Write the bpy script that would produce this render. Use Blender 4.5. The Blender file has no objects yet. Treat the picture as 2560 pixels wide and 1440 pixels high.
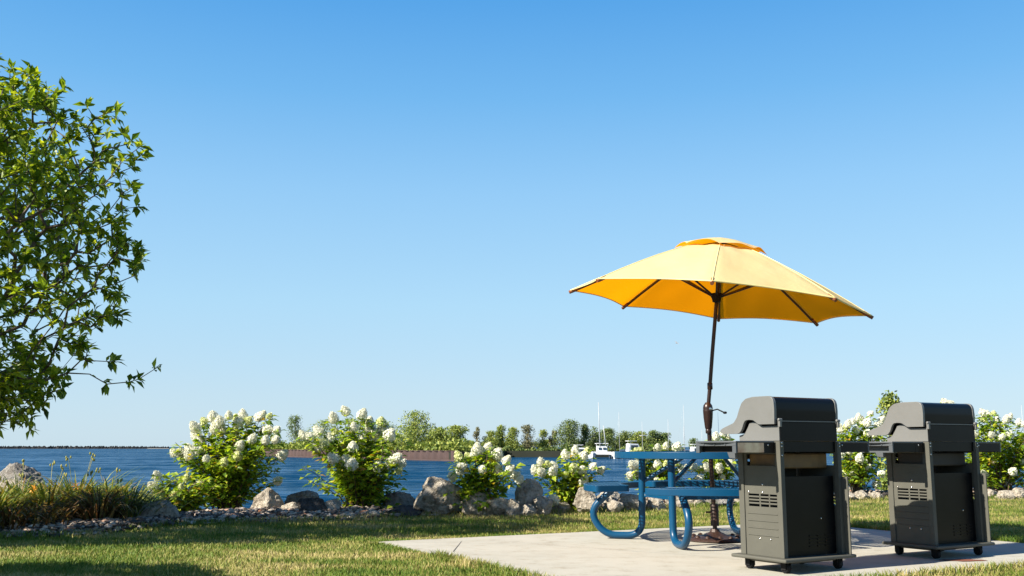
import bpy, bmesh, math, random
import numpy as np
from mathutils import Vector, Matrix, noise as mnoise
R = math.radians
S = bpy.context.scene
COL = S.collection
rng = np.random.default_rng(7)
random.seed(7)

# ------------------------------------------------------------------ camera, sky, sun, exposure
EYE = 0.8; TILT = R(9.06); FPX = 2489.0
cam_d = bpy.data.cameras.new('camera'); cam_d.lens = 35.0; cam_d.sensor_width = 36.0
cam_d.clip_start = 0.05; cam_d.clip_end = 30000
cam = bpy.data.objects.new('camera', cam_d); COL.objects.link(cam)
cam.location = (0, 0, EYE); cam.rotation_euler = (R(90) + TILT, 0, 0)
S.camera = cam
SUN_EL, SUN_AZ = R(36.0), R(28.0)      # light travels toward +X and +Y
w = bpy.data.worlds.new('World'); S.world = w; w.use_nodes = True
wn, wl = w.node_tree.nodes, w.node_tree.links
bg = wn['Background']
sky = wn.new('ShaderNodeTexSky'); sky.sky_type = 'NISHITA'; sky.sun_disc = False
sky.sun_elevation = SUN_EL
sky.sun_rotation = math.atan2(-math.cos(SUN_AZ), -math.sin(SUN_AZ))
sky.air_density = 1.0; sky.dust_density = 0.3; sky.ozone_density = 3.0; sky.altitude = 0
# clear summer air: the same sky, its colour by height above the horizon drawn towards the deep blue of this day
tc = wn.new('ShaderNodeTexCoord'); sx_ = wn.new('ShaderNodeSeparateXYZ'); wl.new(tc.outputs['Generated'], sx_.inputs[0])
cr = wn.new('ShaderNodeValToRGB'); el_ = cr.color_ramp.elements
SKY = [(0.0, (.50, .68, .82)), (.05, (.485, .675, .83)), (.14, (.41, .68, .89)), (.25, (.285, .585, .90)), (.34, (.155, .47, .86)), (.44, (.065, .35, .80)), (.62, (.02, .16, .48)), (1.0, (.008, .07, .27))]
while len(el_) < len(SKY): el_.new(.5)
for q, (p, c) in zip(el_, SKY): q.position = p; q.color = (*[v * 4.25 for v in c], 1)
wl.new(sx_.outputs[2], cr.inputs[0])
mk = wn.new('ShaderNodeMix'); mk.data_type = 'RGBA'; mk.inputs[0].default_value = 0.88
wl.new(sky.outputs[0], mk.inputs[6]); wl.new(cr.outputs[0], mk.inputs[7]); wl.new(mk.outputs[2], bg.inputs['Color'])
bg.inputs['Strength'].default_value = 0.10
sd = bpy.data.lights.new('sun', 'SUN'); sd.energy = 5.0; sd.angle = R(0.53); sd.color = (1.0, 0.93, 0.80)
sun = bpy.data.objects.new('sun', sd); COL.objects.link(sun)
ld = Vector((math.cos(SUN_AZ) * math.cos(SUN_EL), math.sin(SUN_AZ) * math.cos(SUN_EL), -math.sin(SUN_EL)))
sun.rotation_euler = ld.to_track_quat('-Z', 'Y').to_euler(); sun.location = (-20, -12, 16)
S.view_settings.view_transform = 'Standard'; S.view_settings.look = 'None'
S.view_settings.exposure = 1.25; S.view_settings.gamma = 1.0; S.view_settings.use_curve_mapping = False
S.render.engine = 'CYCLES'
S.cycles.max_bounces = 8; S.cycles.transparent_max_bounces = 8

# ------------------------------------------------------------------ from a sight line to a point in the place
def ray(px, py):
    v = (720 - py) / FPX
    return np.array([(px - 1280) / FPX, math.cos(TILT) - v * math.sin(TILT), math.sin(TILT) + v * math.cos(TILT)])
def at(px, py, z=0.0):
    r = ray(px, py); return np.array([0, 0, EYE]) + r * ((z - EYE) / r[2])
def atd(px, py, y):
    r = ray(px, py); return np.array([0, 0, EYE]) + r * (y / r[1])

# ------------------------------------------------------------------ helpers
def link(o, parent=None):
    COL.objects.link(o)
    if parent is not None: o.parent = parent
    return o
def tag(o, label=None, cat=None, group=None, kind=None):
    if label: o['label'] = label
    if cat: o['category'] = cat
    if group: o['group'] = group
    if kind: o['kind'] = kind
    return o
def thing(name, loc, label, cat, rz=0.0, group=None):
    o = bpy.data.objects.new(name, None); link(o)
    o.location = tuple(loc); o.rotation_euler = (0, 0, rz); o.empty_display_size = 0.1
    return tag(o, label, cat, group)
def tris(name, V, T, mat, parent=None, smooth=False):
    V = np.ascontiguousarray(V, np.float32); T = np.ascontiguousarray(T, np.int32)
    me = bpy.data.meshes.new(name)
    n = T.shape[1]
    me.vertices.add(len(V)); me.vertices.foreach_set('co', V.ravel())
    me.loops.add(T.size); me.loops.foreach_set('vertex_index', T.ravel())
    me.polygons.add(len(T))
    me.polygons.foreach_set('loop_start', np.arange(0, T.size, n, dtype=np.int32))
    me.polygons.foreach_set('loop_total', np.full(len(T), n, np.int32))
    me.polygons.foreach_set('use_smooth', np.full(len(T), smooth, bool))
    me.update(calc_edges=True); me.validate()
    if mat: me.materials.append(mat)
    o = bpy.data.objects.new(name, me)
    return link(o, parent)
class MB:
    def __init__(s): s.v = []; s.f = []; s.sm = []
    def add(s, vs, fs, smooth=False):
        b = len(s.v); s.v += [tuple(map(float, p)) for p in vs]
        for f in fs: s.f.append([b + i for i in f]); s.sm.append(smooth)
        return s
    def box(s, x0, x1, y0, y1, z0, z1, M=None):
        vs = [Vector((x, y, z)) for z in (z0, z1) for y in (y0, y1) for x in (x0, x1)]
        if M is not None: vs = [M @ p for p in vs]
        return s.add(vs, [(0, 2, 3, 1), (4, 5, 7, 6), (0, 1, 5, 4), (2, 6, 7, 3), (0, 4, 6, 2), (1, 3, 7, 5)])
    def prism(s, poly, a, b, fn, smooth=False):
        """poly: 2-D outline; fn(p, t) -> 3-D point, extruded from t=a to t=b"""
        n = len(poly)
        vs = [fn(p, a) for p in poly] + [fn(p, b) for p in poly]
        s.add(vs, [tuple(range(n))[::-1], tuple(range(n, 2 * n))])
        s.add(vs, [(i, (i + 1) % n, n + (i + 1) % n, n + i) for i in range(n)], smooth)
        return s
    def tube(s, pts, r, n=12, caps=True):
        P = [Vector(p) for p in pts]; m = len(P)
        rr = r if hasattr(r, '__len__') else [r] * m
        T = [(P[min(i + 1, m - 1)] - P[max(i - 1, 0)]).normalized() for i in range(m)]
        up = Vector((0, 0, 1)) if abs(T[0].z) < 0.9 else Vector((1, 0, 0))
        N = (up - T[0] * up.dot(T[0])).normalized(); vs = []
        for i in range(m):
            N = (N - T[i] * N.dot(T[i])).normalized(); B = T[i].cross(N)
            for k in range(n):
                a = 2 * math.pi * k / n
                vs.append(P[i] + (N * math.cos(a) + B * math.sin(a)) * rr[i])
        s.add(vs, [(i * n + k, i * n + (k + 1) % n, (i + 1) * n + (k + 1) % n, (i + 1) * n + k) for i in range(m - 1) for k in range(n)], True)
        if caps: s.add(vs, [tuple(range(n))[::-1], tuple(range((m - 1) * n, m * n))])
        return s
    def lathe(s, prof, c=(0, 0, 0), n=24, axis='z'):
        vs = []
        for r, h in prof:
            for k in range(n):
                a = 2 * math.pi * k / n
                p = (r * math.cos(a), r * math.sin(a), h)
                if axis == 'x': p = (h, r * math.cos(a), r * math.sin(a))
                if axis == 'y': p = (r * math.sin(a), h, r * math.cos(a))
                vs.append((c[0] + p[0], c[1] + p[1], c[2] + p[2]))
        m = len(prof)
        s.add(vs, [(i * n + k, i * n + (k + 1) % n, (i + 1) * n + (k + 1) % n, (i + 1) * n + k) for i in range(m - 1) for k in range(n)], True)
        s.add(vs, [tuple(range(n))[::-1], tuple(range((m - 1) * n, m * n))])
        return s
    def build(s, name, mat, parent=None, bevel=0.0, auto=True):
        me = bpy.data.meshes.new(name); me.from_pydata(s.v, [], s.f)
        me.polygons.foreach_set('use_smooth', s.sm)
        bm = bmesh.new(); bm.from_mesh(me)
        bmesh.ops.remove_doubles(bm, verts=bm.verts, dist=1e-6)
        bmesh.ops.recalc_face_normals(bm, faces=bm.faces)
        for e in bm.edges:
            if len(e.link_faces) == 2 and e.calc_face_angle(0) > R(40): e.smooth = False
        bm.to_mesh(me); bm.free(); me.update()
        if mat: me.materials.append(mat)
        o = bpy.data.objects.new(name, me); link(o, parent)
        if bevel:
            m = o.modifiers.new('bevel', 'BEVEL'); m.width = bevel; m.segments = 2; m.limit_method = 'ANGLE'; m.angle_limit = R(40)
        return o
def fillet(pts, rad, seg=7):
    P = [Vector(p) for p in pts]; out = [P[0]]
    for i in range(1, len(P) - 1):
        a, b, c = P[i - 1], P[i], P[i + 1]
        r = rad[i - 1] if hasattr(rad, '__len__') else rad
        u = (a - b); v = (c - b); d = min(r, u.length * 0.49, v.length * 0.49)
        p0 = b + u.normalized() * d; p2 = b + v.normalized() * d
        for k in range(seg + 1):
            t = k / seg; out.append(p0 * (1 - t) ** 2 + b * 2 * t * (1 - t) + p2 * t * t)
    out.append(P[-1]); return out

# ------------------------------------------------------------------ materials
def nodes(name):
    m = bpy.data.materials.new(name); m.use_nodes = True
    return m, m.node_tree.nodes, m.node_tree.links, m.node_tree.nodes['Principled BSDF']
def ramp(N, stops):
    r = N.new('ShaderNodeValToRGB'); e = r.color_ramp.elements
    while len(e) < len(stops): e.new(0.5)
    for q, (p, c) in zip(e, stops): q.position = p; q.color = (*c, 1)
    return r
def noise_tex(N, L, scale, detail=4, rough=0.55, world=False, vec=None, stretch=None):
    t = N.new('ShaderNodeTexNoise'); t.inputs['Scale'].default_value = scale
    t.inputs['Detail'].default_value = detail; t.inputs['Roughness'].default_value = rough
    if world: src = N.new('ShaderNodeNewGeometry').outputs['Position']
    else: src = N.new('ShaderNodeTexCoord').outputs['Object']
    if stretch:
        mp = N.new('ShaderNodeMapping'); mp.inputs['Scale'].default_value = stretch
        L.new(src, mp.inputs[0]); src = mp.outputs[0]
    L.new(src, t.inputs['Vector']); return t
def surf(name, c0, c1=None, scale=8, rough=0.6, metal=0.0, spec=0.5, bump=0.0, bscale=60, world=False, rr=0.0, coat=0.0):
    m, N, L, B = nodes(name)
    B.inputs['Roughness'].default_value = rough; B.inputs['Metallic'].default_value = metal
    B.inputs['Specular IOR Level'].default_value = spec; B.inputs['Coat Weight'].default_value = coat
    B.inputs['Coat Roughness'].default_value = 0.15
    c1 = c1 or tuple(x * 0.8 for x in c0)
    t = noise_tex(N, L, scale, 5, 0.6, world); r = ramp(N, [(0.3, c0), (0.7, c1)])
    L.new(t.outputs['Fac'], r.inputs[0]); L.new(r.outputs[0], B.inputs['Base Color'])
    if rr:
        mr = N.new('ShaderNodeMapRange'); mr.inputs['To Min'].default_value = max(0.03, rough - rr); mr.inputs['To Max'].default_value = rough + rr
        L.new(t.outputs['Fac'], mr.inputs[0]); L.new(mr.outputs[0], B.inputs['Roughness'])
    if bump:
        t2 = noise_tex(N, L, bscale, 6, 0.6, world); b = N.new('ShaderNodeBump')
        b.inputs['Strength'].default_value = bump; b.inputs['Distance'].default_value = 0.02
        L.new(t2.outputs['Fac'], b.inputs['Height']); L.new(b.outputs[0], B.inputs['Normal'])
    return m
def leafmat(name, stops, trans=(0.2, 0.3, 0.02), tw=0.35, rough=0.45, spec=0.4, clump=0.0, cscale=2.0):
    """one colour per leaf from a ramp; light also comes through the leaf"""
    m, N, L, B = nodes(name)
    g = N.new('ShaderNodeNewGeometry'); r = ramp(N, stops)
    src = g.outputs['Random Per Island']
    if clump:
        t = noise_tex(N, L, cscale, 2, 0.5, True)
        mx = N.new('ShaderNodeMix'); mx.inputs[0].default_value = clump
        mr = N.new('ShaderNodeMapRange'); mr.inputs['From Min'].default_value = 0.3; mr.inputs['From Max'].default_value = 0.7
        L.new(t.outputs['Fac'], mr.inputs[0])
        L.new(src, mx.inputs[2]); L.new(mr.outputs[0], mx.inputs[3]); src = mx.outputs[0]
    L.new(src, r.inputs[0]); L.new(r.outputs[0], B.inputs['Base Color'])
    B.inputs['Roughness'].default_value = rough; B.inputs['Specular IOR Level'].default_value = spec
    if tw:
        tr = N.new('ShaderNodeBsdfTranslucent'); mul = N.new('ShaderNodeMix'); mul.data_type = 'RGBA'; mul.blend_type = 'MULTIPLY'
        mul.inputs[0].default_value = 1.0; L.new(r.outputs[0], mul.inputs[6]); mul.inputs[7].default_value = (*trans, 1)
        L.new(mul.outputs[2], tr.inputs[0])
        ms = N.new('ShaderNodeMixShader'); ms.inputs[0].default_value = tw
        L.new(B.outputs[0], ms.inputs[1]); L.new(tr.outputs[0], ms.inputs[2])
        L.new(ms.outputs[0], N['Material Output'].inputs[0])
    return m

M = {}
M['tree_leaf'] = leafmat('tree_leaf', [(0.0, (0.04, 0.085, 0.008)), (0.5, (0.16, 0.225, 0.014)), (1.0, (0.36, 0.39, 0.03))], (2.2, 2.2, 0.9), 0.34, 0.42, 0.4)
M['bark'] = surf('bark', (0.16, 0.12, 0.09), (0.06, 0.045, 0.035), 14, 0.85, bump=0.5, bscale=40)
M['hyd_leaf'] = leafmat('hyd_leaf', [(0.0, (0.05, 0.105, 0.008)), (0.5, (0.17, 0.26, 0.014)), (0.93, (0.37, 0.42, 0.025)), (1.0, (0.38, 0.20, 0.03))], (2.2, 2.2, 0.7), 0.34, 0.5, 0.35)
M['hyd_stem'] = surf('hyd_stem', (0.13, 0.075, 0.04), (0.07, 0.05, 0.03), 20, 0.8)
M['floret'] = leafmat('floret', [(0.0, (0.62, 0.62, 0.42)), (0.3, (0.76, 0.75, 0.62)), (1.0, (0.82, 0.81, 0.73))], (1.0, 1.0, 0.85), 0.22, 0.75, 0.2)
M['floret_green'] = leafmat('floret_green', [(0.0, (0.42, 0.50, 0.14)), (0.5, (0.66, 0.68, 0.30)), (1.0, (0.82, 0.80, 0.55))], (1.0, 1.0, 0.85), 0.22, 0.75, 0.2)
M['lily_leaf'] = leafmat('lily_leaf', [(0.0, (0.03, 0.06, 0.010)), (0.4, (0.10, 0.145, 0.018)), (0.65, (0.26, 0.27, 0.04)), (0.85, (0.33, 0.17, 0.04)), (1.0, (0.50, 0.36, 0.14))], (1.6, 1.6, 0.9), 0.22, 0.5, 0.3, 0.35, 2.5)
M['lily_dry'] = leafmat('lily_dry', [(0.0, (0.07, 0.04, 0.018)), (0.4, (0.17, 0.085, 0.03)), (0.7, (0.12, 0.12, 0.03)), (1.0, (0.36, 0.24, 0.10))], (1.4, 1.3, 0.9), 0.2, 0.6, 0.2)
M['lily_pod'] = leafmat('lily_pod', [(0.0, (0.25, 0.27, 0.06)), (1.0, (0.45, 0.42, 0.14))], (1.3, 1.3, 0.8), 0.2, 0.5)
M['lily_flower'] = leafmat('lily_flower', [(0.0, (0.75, 0.25, 0.02)), (1.0, (0.85, 0.42, 0.05))], (1.2, 1.0, 0.6), 0.3, 0.5)
M['far_leaf'] = leafmat('far_leaf', [(0.0, (0.07, 0.11, 0.022)), (0.5, (0.18, 0.235, 0.045)), (1.0, (0.36, 0.37, 0.085))], (1.6, 1.6, 0.9), 0.2, 0.6, 0.2)
M['far_leaf_dark'] = leafmat('far_leaf_dark', [(0.0, (0.05, 0.085, 0.028)), (0.5, (0.11, 0.16, 0.045)), (1.0, (0.23, 0.26, 0.075))], (1.4, 1.4, 0.9), 0.2, 0.6, 0.2)
M['far_leaf_dry'] = leafmat('far_leaf_dry', [(0.0, (0.10, 0.11, 0.05)), (0.5, (0.19, 0.18, 0.09)), (1.0, (0.28, 0.25, 0.15))], (1.4, 1.4, 0.9), 0.2, 0.6, 0.2)
def grassmat():
    m, N, L, B = nodes('grass_blade')
    g = N.new('ShaderNodeNewGeometry')
    big = noise_tex(N, L, 1.1, 3, 0.6, True, stretch=(0.75, 1.6, 1)); mr = N.new('ShaderNodeMapRange')
    mr.inputs['From Min'].default_value = 0.36; mr.inputs['From Max'].default_value = 0.66
    L.new(big.outputs['Fac'], mr.inputs[0])
    mx = N.new('ShaderNodeMix'); mx.inputs[0].default_value = 0.55
    L.new(g.outputs['Random Per Island'], mx.inputs[2]); L.new(mr.outputs[0], mx.inputs[3])
    r = ramp(N, [(0.0, (0.045, 0.10, 0.010)), (0.33, (0.115, 0.18, 0.02)), (0.55, (0.235, 0.24, 0.052)), (0.78, (0.42, 0.345, 0.135)), (1.0, (0.56, 0.45, 0.22))])
    L.new(mx.outputs[0], r.inputs[0]); L.new(r.outputs[0], B.inputs['Base Color'])
    B.inputs['Roughness'].default_value = 0.55; B.inputs['Specular IOR Level'].default_value = 0.25
    tr = N.new('ShaderNodeBsdfTranslucent'); L.new(r.outputs[0], tr.inputs[0])
    ms = N.new('ShaderNodeMixShader'); ms.inputs[0].default_value = 0.2
    L.new(B.outputs[0], ms.inputs[1]); L.new(tr.outputs[0], ms.inputs[2]); L.new(ms.outputs[0], N['Material Output'].inputs[0])
    return m
M['grass'] = grassmat()
M['turf'] = surf('turf', (0.10, 0.11, 0.032), (0.165, 0.14, 0.062), 1.3, 0.95, spec=0.1, bump=0.6, bscale=45, world=True)
M['soil'] = surf('soil', (0.05, 0.035, 0.025), (0.09, 0.07, 0.05), 6, 0.95, spec=0.1, bump=0.8, bscale=30, world=True)
def rockmat(name, a, b, c):
    m, N, L, B = nodes(name)
    t = noise_tex(N, L, 5, 8, 0.7); r = ramp(N, [(0.3, c), (0.45, a), (0.62, b), (0.75, a)])
    L.new(t.outputs['Fac'], r.inputs[0])
    t3 = noise_tex(N, L, 24, 6, 0.75); r3 = ramp(N, [(0.36, (0.40, 0.37, 0.33)), (0.56, (1, 1, 1))]); L.new(t3.outputs['Fac'], r3.inputs[0])
    mu = N.new('ShaderNodeMix'); mu.data_type = 'RGBA'; mu.blend_type = 'MULTIPLY'; mu.inputs[0].default_value = 0.9
    L.new(r.outputs[0], mu.inputs[6]); L.new(r3.outputs[0], mu.inputs[7]); L.new(mu.outputs[2], B.inputs['Base Color'])
    B.inputs['Roughness'].default_value = 0.9; B.inputs['Specular IOR Level'].default_value = 0.2
    t2 = noise_tex(N, L, 14, 9, 0.72); bp = N.new('ShaderNodeBump'); bp.inputs['Strength'].default_value = 1.0; bp.inputs['Distance'].default_value = 0.07
    L.new(t2.outputs['Fac'], bp.inputs['Height']); L.new(bp.outputs[0], B.inputs['Normal'])
    return m
M['rock'] = rockmat('rock', (0.42, 0.37, 0.295), (0.54, 0.48, 0.395), (0.17, 0.125, 0.085))
M['rock_grey'] = rockmat('rock_grey', (0.26, 0.24, 0.215), (0.36, 0.335, 0.30), (0.10, 0.085, 0.07))
M['rock_dark'] = rockmat('rock_dark', (0.07, 0.065, 0.06), (0.11, 0.10, 0.09), (0.03, 0.03, 0.03))  # darkest of the stone tones
M['pebble'] = leafmat('pebble', [(0.0, (0.03, 0.025, 0.02)), (0.35, (0.09, 0.07, 0.055)), (0.6, (0.24, 0.19, 0.15)), (0.82, (0.46, 0.39, 0.31)), (0.93, (0.34, 0.15, 0.08)), (1.0, (0.62, 0.56, 0.48))], tw=0, rough=0.8, spec=0.3)
def concretemat():
    m, N, L, B = nodes('concrete')
    t = noise_tex(N, L, 1.2, 6, 0.65, True, stretch=(0.6, 1.6, 1)); r = ramp(N, [(0.3, (0.345, 0.327, 0.275)), (0.6, (0.395, 0.375, 0.32)), (0.8, (0.36, 0.34, 0.29))])
    L.new(t.outputs['Fac'], r.inputs[0])
    t2 = noise_tex(N, L, 90, 4, 0.7, True); r2 = ramp(N, [(0.3, (0.86, 0.86, 0.86)), (0.5, (1, 1, 1))]); L.new(t2.outputs['Fac'], r2.inputs[0])
    t3 = noise_tex(N, L, 5.0, 7, 0.7, True); r3 = ramp(N, [(0.31, (0.66, 0.62, 0.55)), (0.43, (0.93, 0.92, 0.90)), (0.55, (1, 1, 1))]); L.new(t3.outputs['Fac'], r3.inputs[0])
    mu = N.new('ShaderNodeMix'); mu.data_type = 'RGBA'; mu.blend_type = 'MULTIPLY'; mu.inputs[0].default_value = 1
    L.new(r.outputs[0], mu.inputs[6]); L.new(r2.outputs[0], mu.inputs[7])
    mv = N.new('ShaderNodeMix'); mv.data_type = 'RGBA'; mv.blend_type = 'MULTIPLY'; mv.inputs[0].default_value = 0.8
    L.new(mu.outputs[2], mv.inputs[6]); L.new(r3.outputs[0], mv.inputs[7]); L.new(mv.outputs[2], B.inputs['Base Color'])
    B.inputs['Roughness'].default_value = 0.85; B.inputs['Specular IOR Level'].default_value = 0.25
    bp = N.new('ShaderNodeBump'); bp.inputs['Strength'].default_value = 0.25; bp.inputs['Distance'].default_value = 0.006
    L.new(t2.outputs['Fac'], bp.inputs['Height']); L.new(bp.outputs[0], B.inputs['Normal'])
    return m
M['concrete'] = concretemat()
M['joint'] = surf('joint', (0.07, 0.06, 0.05), None, 20, 0.9)
M['stain'] = surf('stain', (0.20, 0.055, 0.03), (0.12, 0.04, 0.02), 20, 0.9)
def watermat():
    """wind-ruffled water: the blue of its depth with broken reflections of the sky"""
    m, N, L, B = nodes('lake_water')
    a = noise_tex(N, L, 0.9, 5, 0.6, True, stretch=(0.30, 0.75, 1)); c = noise_tex(N, L, 0.10, 4, 0.55, True, stretch=(0.4, 1.0, 1))
    ad = N.new('ShaderNodeMath'); ad.operation = 'MULTIPLY_ADD'; ad.inputs[1].default_value = 3.0
    L.new(c.outputs['Fac'], ad.inputs[0]); L.new(a.outputs['Fac'], ad.inputs[2])
    bp = N.new('ShaderNodeBump'); bp.inputs['Strength'].default_value = 1.0; bp.inputs['Distance'].default_value = 0.40
    L.new(ad.outputs[0], bp.inputs['Height'])
    B.inputs['Base Color'].default_value = (0.002, 0.034, 0.082, 1); B.inputs['Roughness'].default_value = 0.7; B.inputs['Specular IOR Level'].default_value = 0.0
    L.new(bp.outputs[0], B.inputs['Normal'])
    gl = N.new('ShaderNodeBsdfGlossy'); gl.inputs['Roughness'].default_value = 0.12; gl.inputs['Color'].default_value = (.72, .86, 1, 1); L.new(bp.outputs[0], gl.inputs['Normal'])
    mr = N.new('ShaderNodeMapRange'); mr.inputs['From Min'].default_value = 0.68; mr.inputs['From Max'].default_value = 0.92; mr.inputs['To Min'].default_value = 0.0; mr.inputs['To Max'].default_value = 0.55
    pt = N.new('ShaderNodeMath'); pt.operation = 'MULTIPLY_ADD'; pt.inputs[1].default_value = 0.55; L.new(c.outputs['Fac'], pt.inputs[0]); L.new(a.outputs['Fac'], pt.inputs[2]); L.new(pt.outputs[0], mr.inputs[0])
    ms = N.new('ShaderNodeMixShader'); L.new(mr.outputs[0], ms.inputs[0]); L.new(B.outputs[0], ms.inputs[1]); L.new(gl.outputs[0], ms.inputs[2]); L.new(ms.outputs[0], N['Material Output'].inputs[0])
    return m
M['water'] = watermat()
M['blue'] = surf('blue_coating', (0.0015, 0.052, 0.122), (0.0015, 0.044, 0.105), 5, 0.34, spec=0.35, rr=0.06)
def canopymat():
    """woven cloth, pale yellow and translucent; underside coloured orange for sunlight glowing through"""
    m, N, L, B = nodes('canopy_fabric')
    t = noise_tex(N, L, 3, 3); r = ramp(N, [(0.3, (0.77, 0.68, 0.35)), (0.7, (0.79, 0.71, 0.39))]); L.new(t.outputs['Fac'], r.inputs[0])
    g = N.new('ShaderNodeNewGeometry'); mx = N.new('ShaderNodeMix'); mx.data_type = 'RGBA'; L.new(g.outputs['Backfacing'], mx.inputs[0]); L.new(r.outputs[0], mx.inputs[6]); mx.inputs[7].default_value = (0.90, 0.34, 0.005, 1)  # back faces orange: glow of the sun through the cloth, put into the colour
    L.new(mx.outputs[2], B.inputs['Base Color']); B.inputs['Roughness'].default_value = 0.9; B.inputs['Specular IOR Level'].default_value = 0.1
    wv = noise_tex(N, L, 6, 3, 0.5, stretch=(1, 1, 0.3)); bp = N.new('ShaderNodeBump'); bp.inputs['Strength'].default_value = 0.3; bp.inputs['Distance'].default_value = 0.03
    L.new(wv.outputs['Fac'], bp.inputs['Height']); L.new(bp.outputs[0], B.inputs['Normal'])
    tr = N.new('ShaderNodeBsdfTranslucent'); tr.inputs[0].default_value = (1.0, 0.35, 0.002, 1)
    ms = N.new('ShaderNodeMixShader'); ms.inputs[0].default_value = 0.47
    L.new(B.outputs[0], ms.inputs[1]); L.new(tr.outputs[0], ms.inputs[2]); L.new(ms.outputs[0], N['Material Output'].inputs[0])
    return m
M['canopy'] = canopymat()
M['hem'] = surf('hem_tape', (0.74, 0.62, 0.28), (0.70, 0.58, 0.25), 8, 0.9, spec=0.1)
M['bronze'] = surf('bronze_pole', (0.028, 0.012, 0.009), (0.018, 0.009, 0.007), 9, 0.35, metal=0.2)
M['iron'] = surf('cast_iron', (0.055, 0.028, 0.02), (0.03, 0.016, 0.012), 25, 0.45, metal=0.2, bump=0.4, bscale=40)
M['rib'] = surf('rib_wood', (0.035, 0.016, 0.012), None, 20, 0.5)
M['tip'] = surf('rib_tip', (0.22, 0.07, 0.025), None, 20, 0.5)
M['grey_panel'] = surf('grey_panel', (0.088, 0.086, 0.071), (0.078, 0.076, 0.063), 7, 0.6, spec=0.2, bump=0.08, bscale=220)
M['grey_cast'] = surf('grey_cast', (0.165, 0.164, 0.158), (0.14, 0.139, 0.132), 6, 0.42, metal=0.15, rr=0.08, bump=0.05, bscale=150)
M['grey_shelf'] = surf('grey_shelf', (0.075, 0.082, 0.09), (0.062, 0.07, 0.078), 9, 0.45)
M['black_paint_shade'] = surf('black_paint_shade', (0.004, 0.004, 0.0045), (0.006, 0.006, 0.0065), 9, 0.3, spec=0.18)  # black enamel of the lid; on the grill backs, painted-in shade
M['black_matt'] = surf('black_matt', (0.008, 0.008, 0.009), None, 20, 0.7, spec=0.2)
M['tray_dark'] = surf('tray_dark', (0.03, 0.022, 0.015), (0.018, 0.014, 0.01), 6, 0.6)
M['jetty'] = surf('jetty_stone', (0.018, 0.017, 0.017), (0.045, 0.042, 0.04), 0.05, 0.9, spec=0.1, world=True)
M['chrome'] = surf('chrome', (0.75, 0.72, 0.68), None, 20, 0.2, metal=1.0)
M['stain_steel'] = surf('mottled_steel', (0.62, 0.50, 0.38), (0.28, 0.12, 0.09), 7, 0.3, metal=1.0)  # steel colour mottled from cream to dark red
M['rust'] = surf('heat_tint', (0.22, 0.13, 0.05), (0.10, 0.06, 0.03), 6, 0.6, metal=0.3)
M['pile'] = surf('sheet_pile', (0.062, 0.034, 0.029), (0.04, 0.022, 0.02), 0.35, 0.85, world=True)
M['white'] = surf('white_gelcoat', (0.72, 0.72, 0.72), (0.66, 0.66, 0.66), 2, 0.3)
M['spar'] = surf('spar', (0.42, 0.43, 0.44), None, 2, 0.4)
M['glass'] = surf('dark_glass', (0.03, 0.05, 0.07), None, 2, 0.08)
M['navy'] = surf('navy_cover', (0.02, 0.06, 0.13), None, 2, 0.7)
M['gull_white'] = surf('gull_white', (0.30, 0.30, 0.31), (0.16, 0.165, 0.175), 9, 0.7)
M['shore'] = surf('shore_land', (0.008, 0.011, 0.005), (0.014, 0.015, 0.008), 0.2, 0.95, world=True)
# ------------------------------------------------------------------ ground, bank, water
LAKE = -2.2
_e = [(0, 1343), (120, 1340), (250, 1335), (330, 1322), (420, 1312), (560, 1306), (700, 1303), (850, 1300), (1000, 1290), (1150, 1286), (1280, 1284), (1400, 1281),
      (1480, 1277), (1640, 1270), (1840, 1262), (2100, 1250), (2300, 1246), (2560, 1244)]
EDGE = [(-250, -25), (-60, 0), (-25, 5.2), (-10, 8.1)] + [tuple(at(px, py)[:2]) for px, py in _e] + [(13.5, 19.5), (40, 30), (250, 90)]
EDGE = np.array(EDGE)
def edge_y(x): return np.interp(x, EDGE[:, 0], EDGE[:, 1])
xs = np.unique(np.concatenate([EDGE[:, 0], np.linspace(-9, 13, 90)])); ys = edge_y(xs)
ys = ys + np.where(np.abs(xs) < 12, 0.05 * np.sin(xs * 5.1) + 0.04 * np.sin(xs * 11.7 + 1), 0)
n = len(xs)
GZ = -.02
V = [(x, y, GZ) for x, y in zip(xs, ys)] + [(x, min(y - 1, -100), GZ) for x, y in zip(xs, ys)]
g = MB().add(V, [(i, n + i, n + i + 1, i + 1) for i in range(n - 1)]).build('ground', M['turf'])
tag(g, kind='structure')
nx = np.gradient(ys, xs); nrm = np.stack([-nx, np.ones_like(nx)], 1); nrm /= np.linalg.norm(nrm, axis=1)[:, None]
rows = [(0, -.02), (0.35, 0.02), (0.9, 0.04), (1.7, 0.02), (2.4, -0.35), (3.4, -1.2), (5.5, -2.5), (9, -3.2)]
V = []
for off, z in rows:
    for i in range(n):
        jz = 0.03 * mnoise.noise(Vector((xs[i] * 1.7, off * 2, 3.3))) if 0 < off < 5 else 0
        V.append((xs[i] + nrm[i, 0] * off * min(1, 1), ys[i] + nrm[i, 1] * off, z + jz))
F_ = [(r * n + i, r * n + i + 1, (r + 1) * n + i + 1, (r + 1) * n + i) for r in range(len(rows) - 1) for i in range(n - 1)]
tag(MB().add(V, F_, True).build('bank', M['soil']), kind='structure')
tag(MB().add([(-12000, -20, LAKE), (12000, -20, LAKE), (12000, 14000, LAKE), (-12000, 14000, LAKE)], [(0, 1, 2, 3)]).build('water', M['water']), kind='structure')

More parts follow.
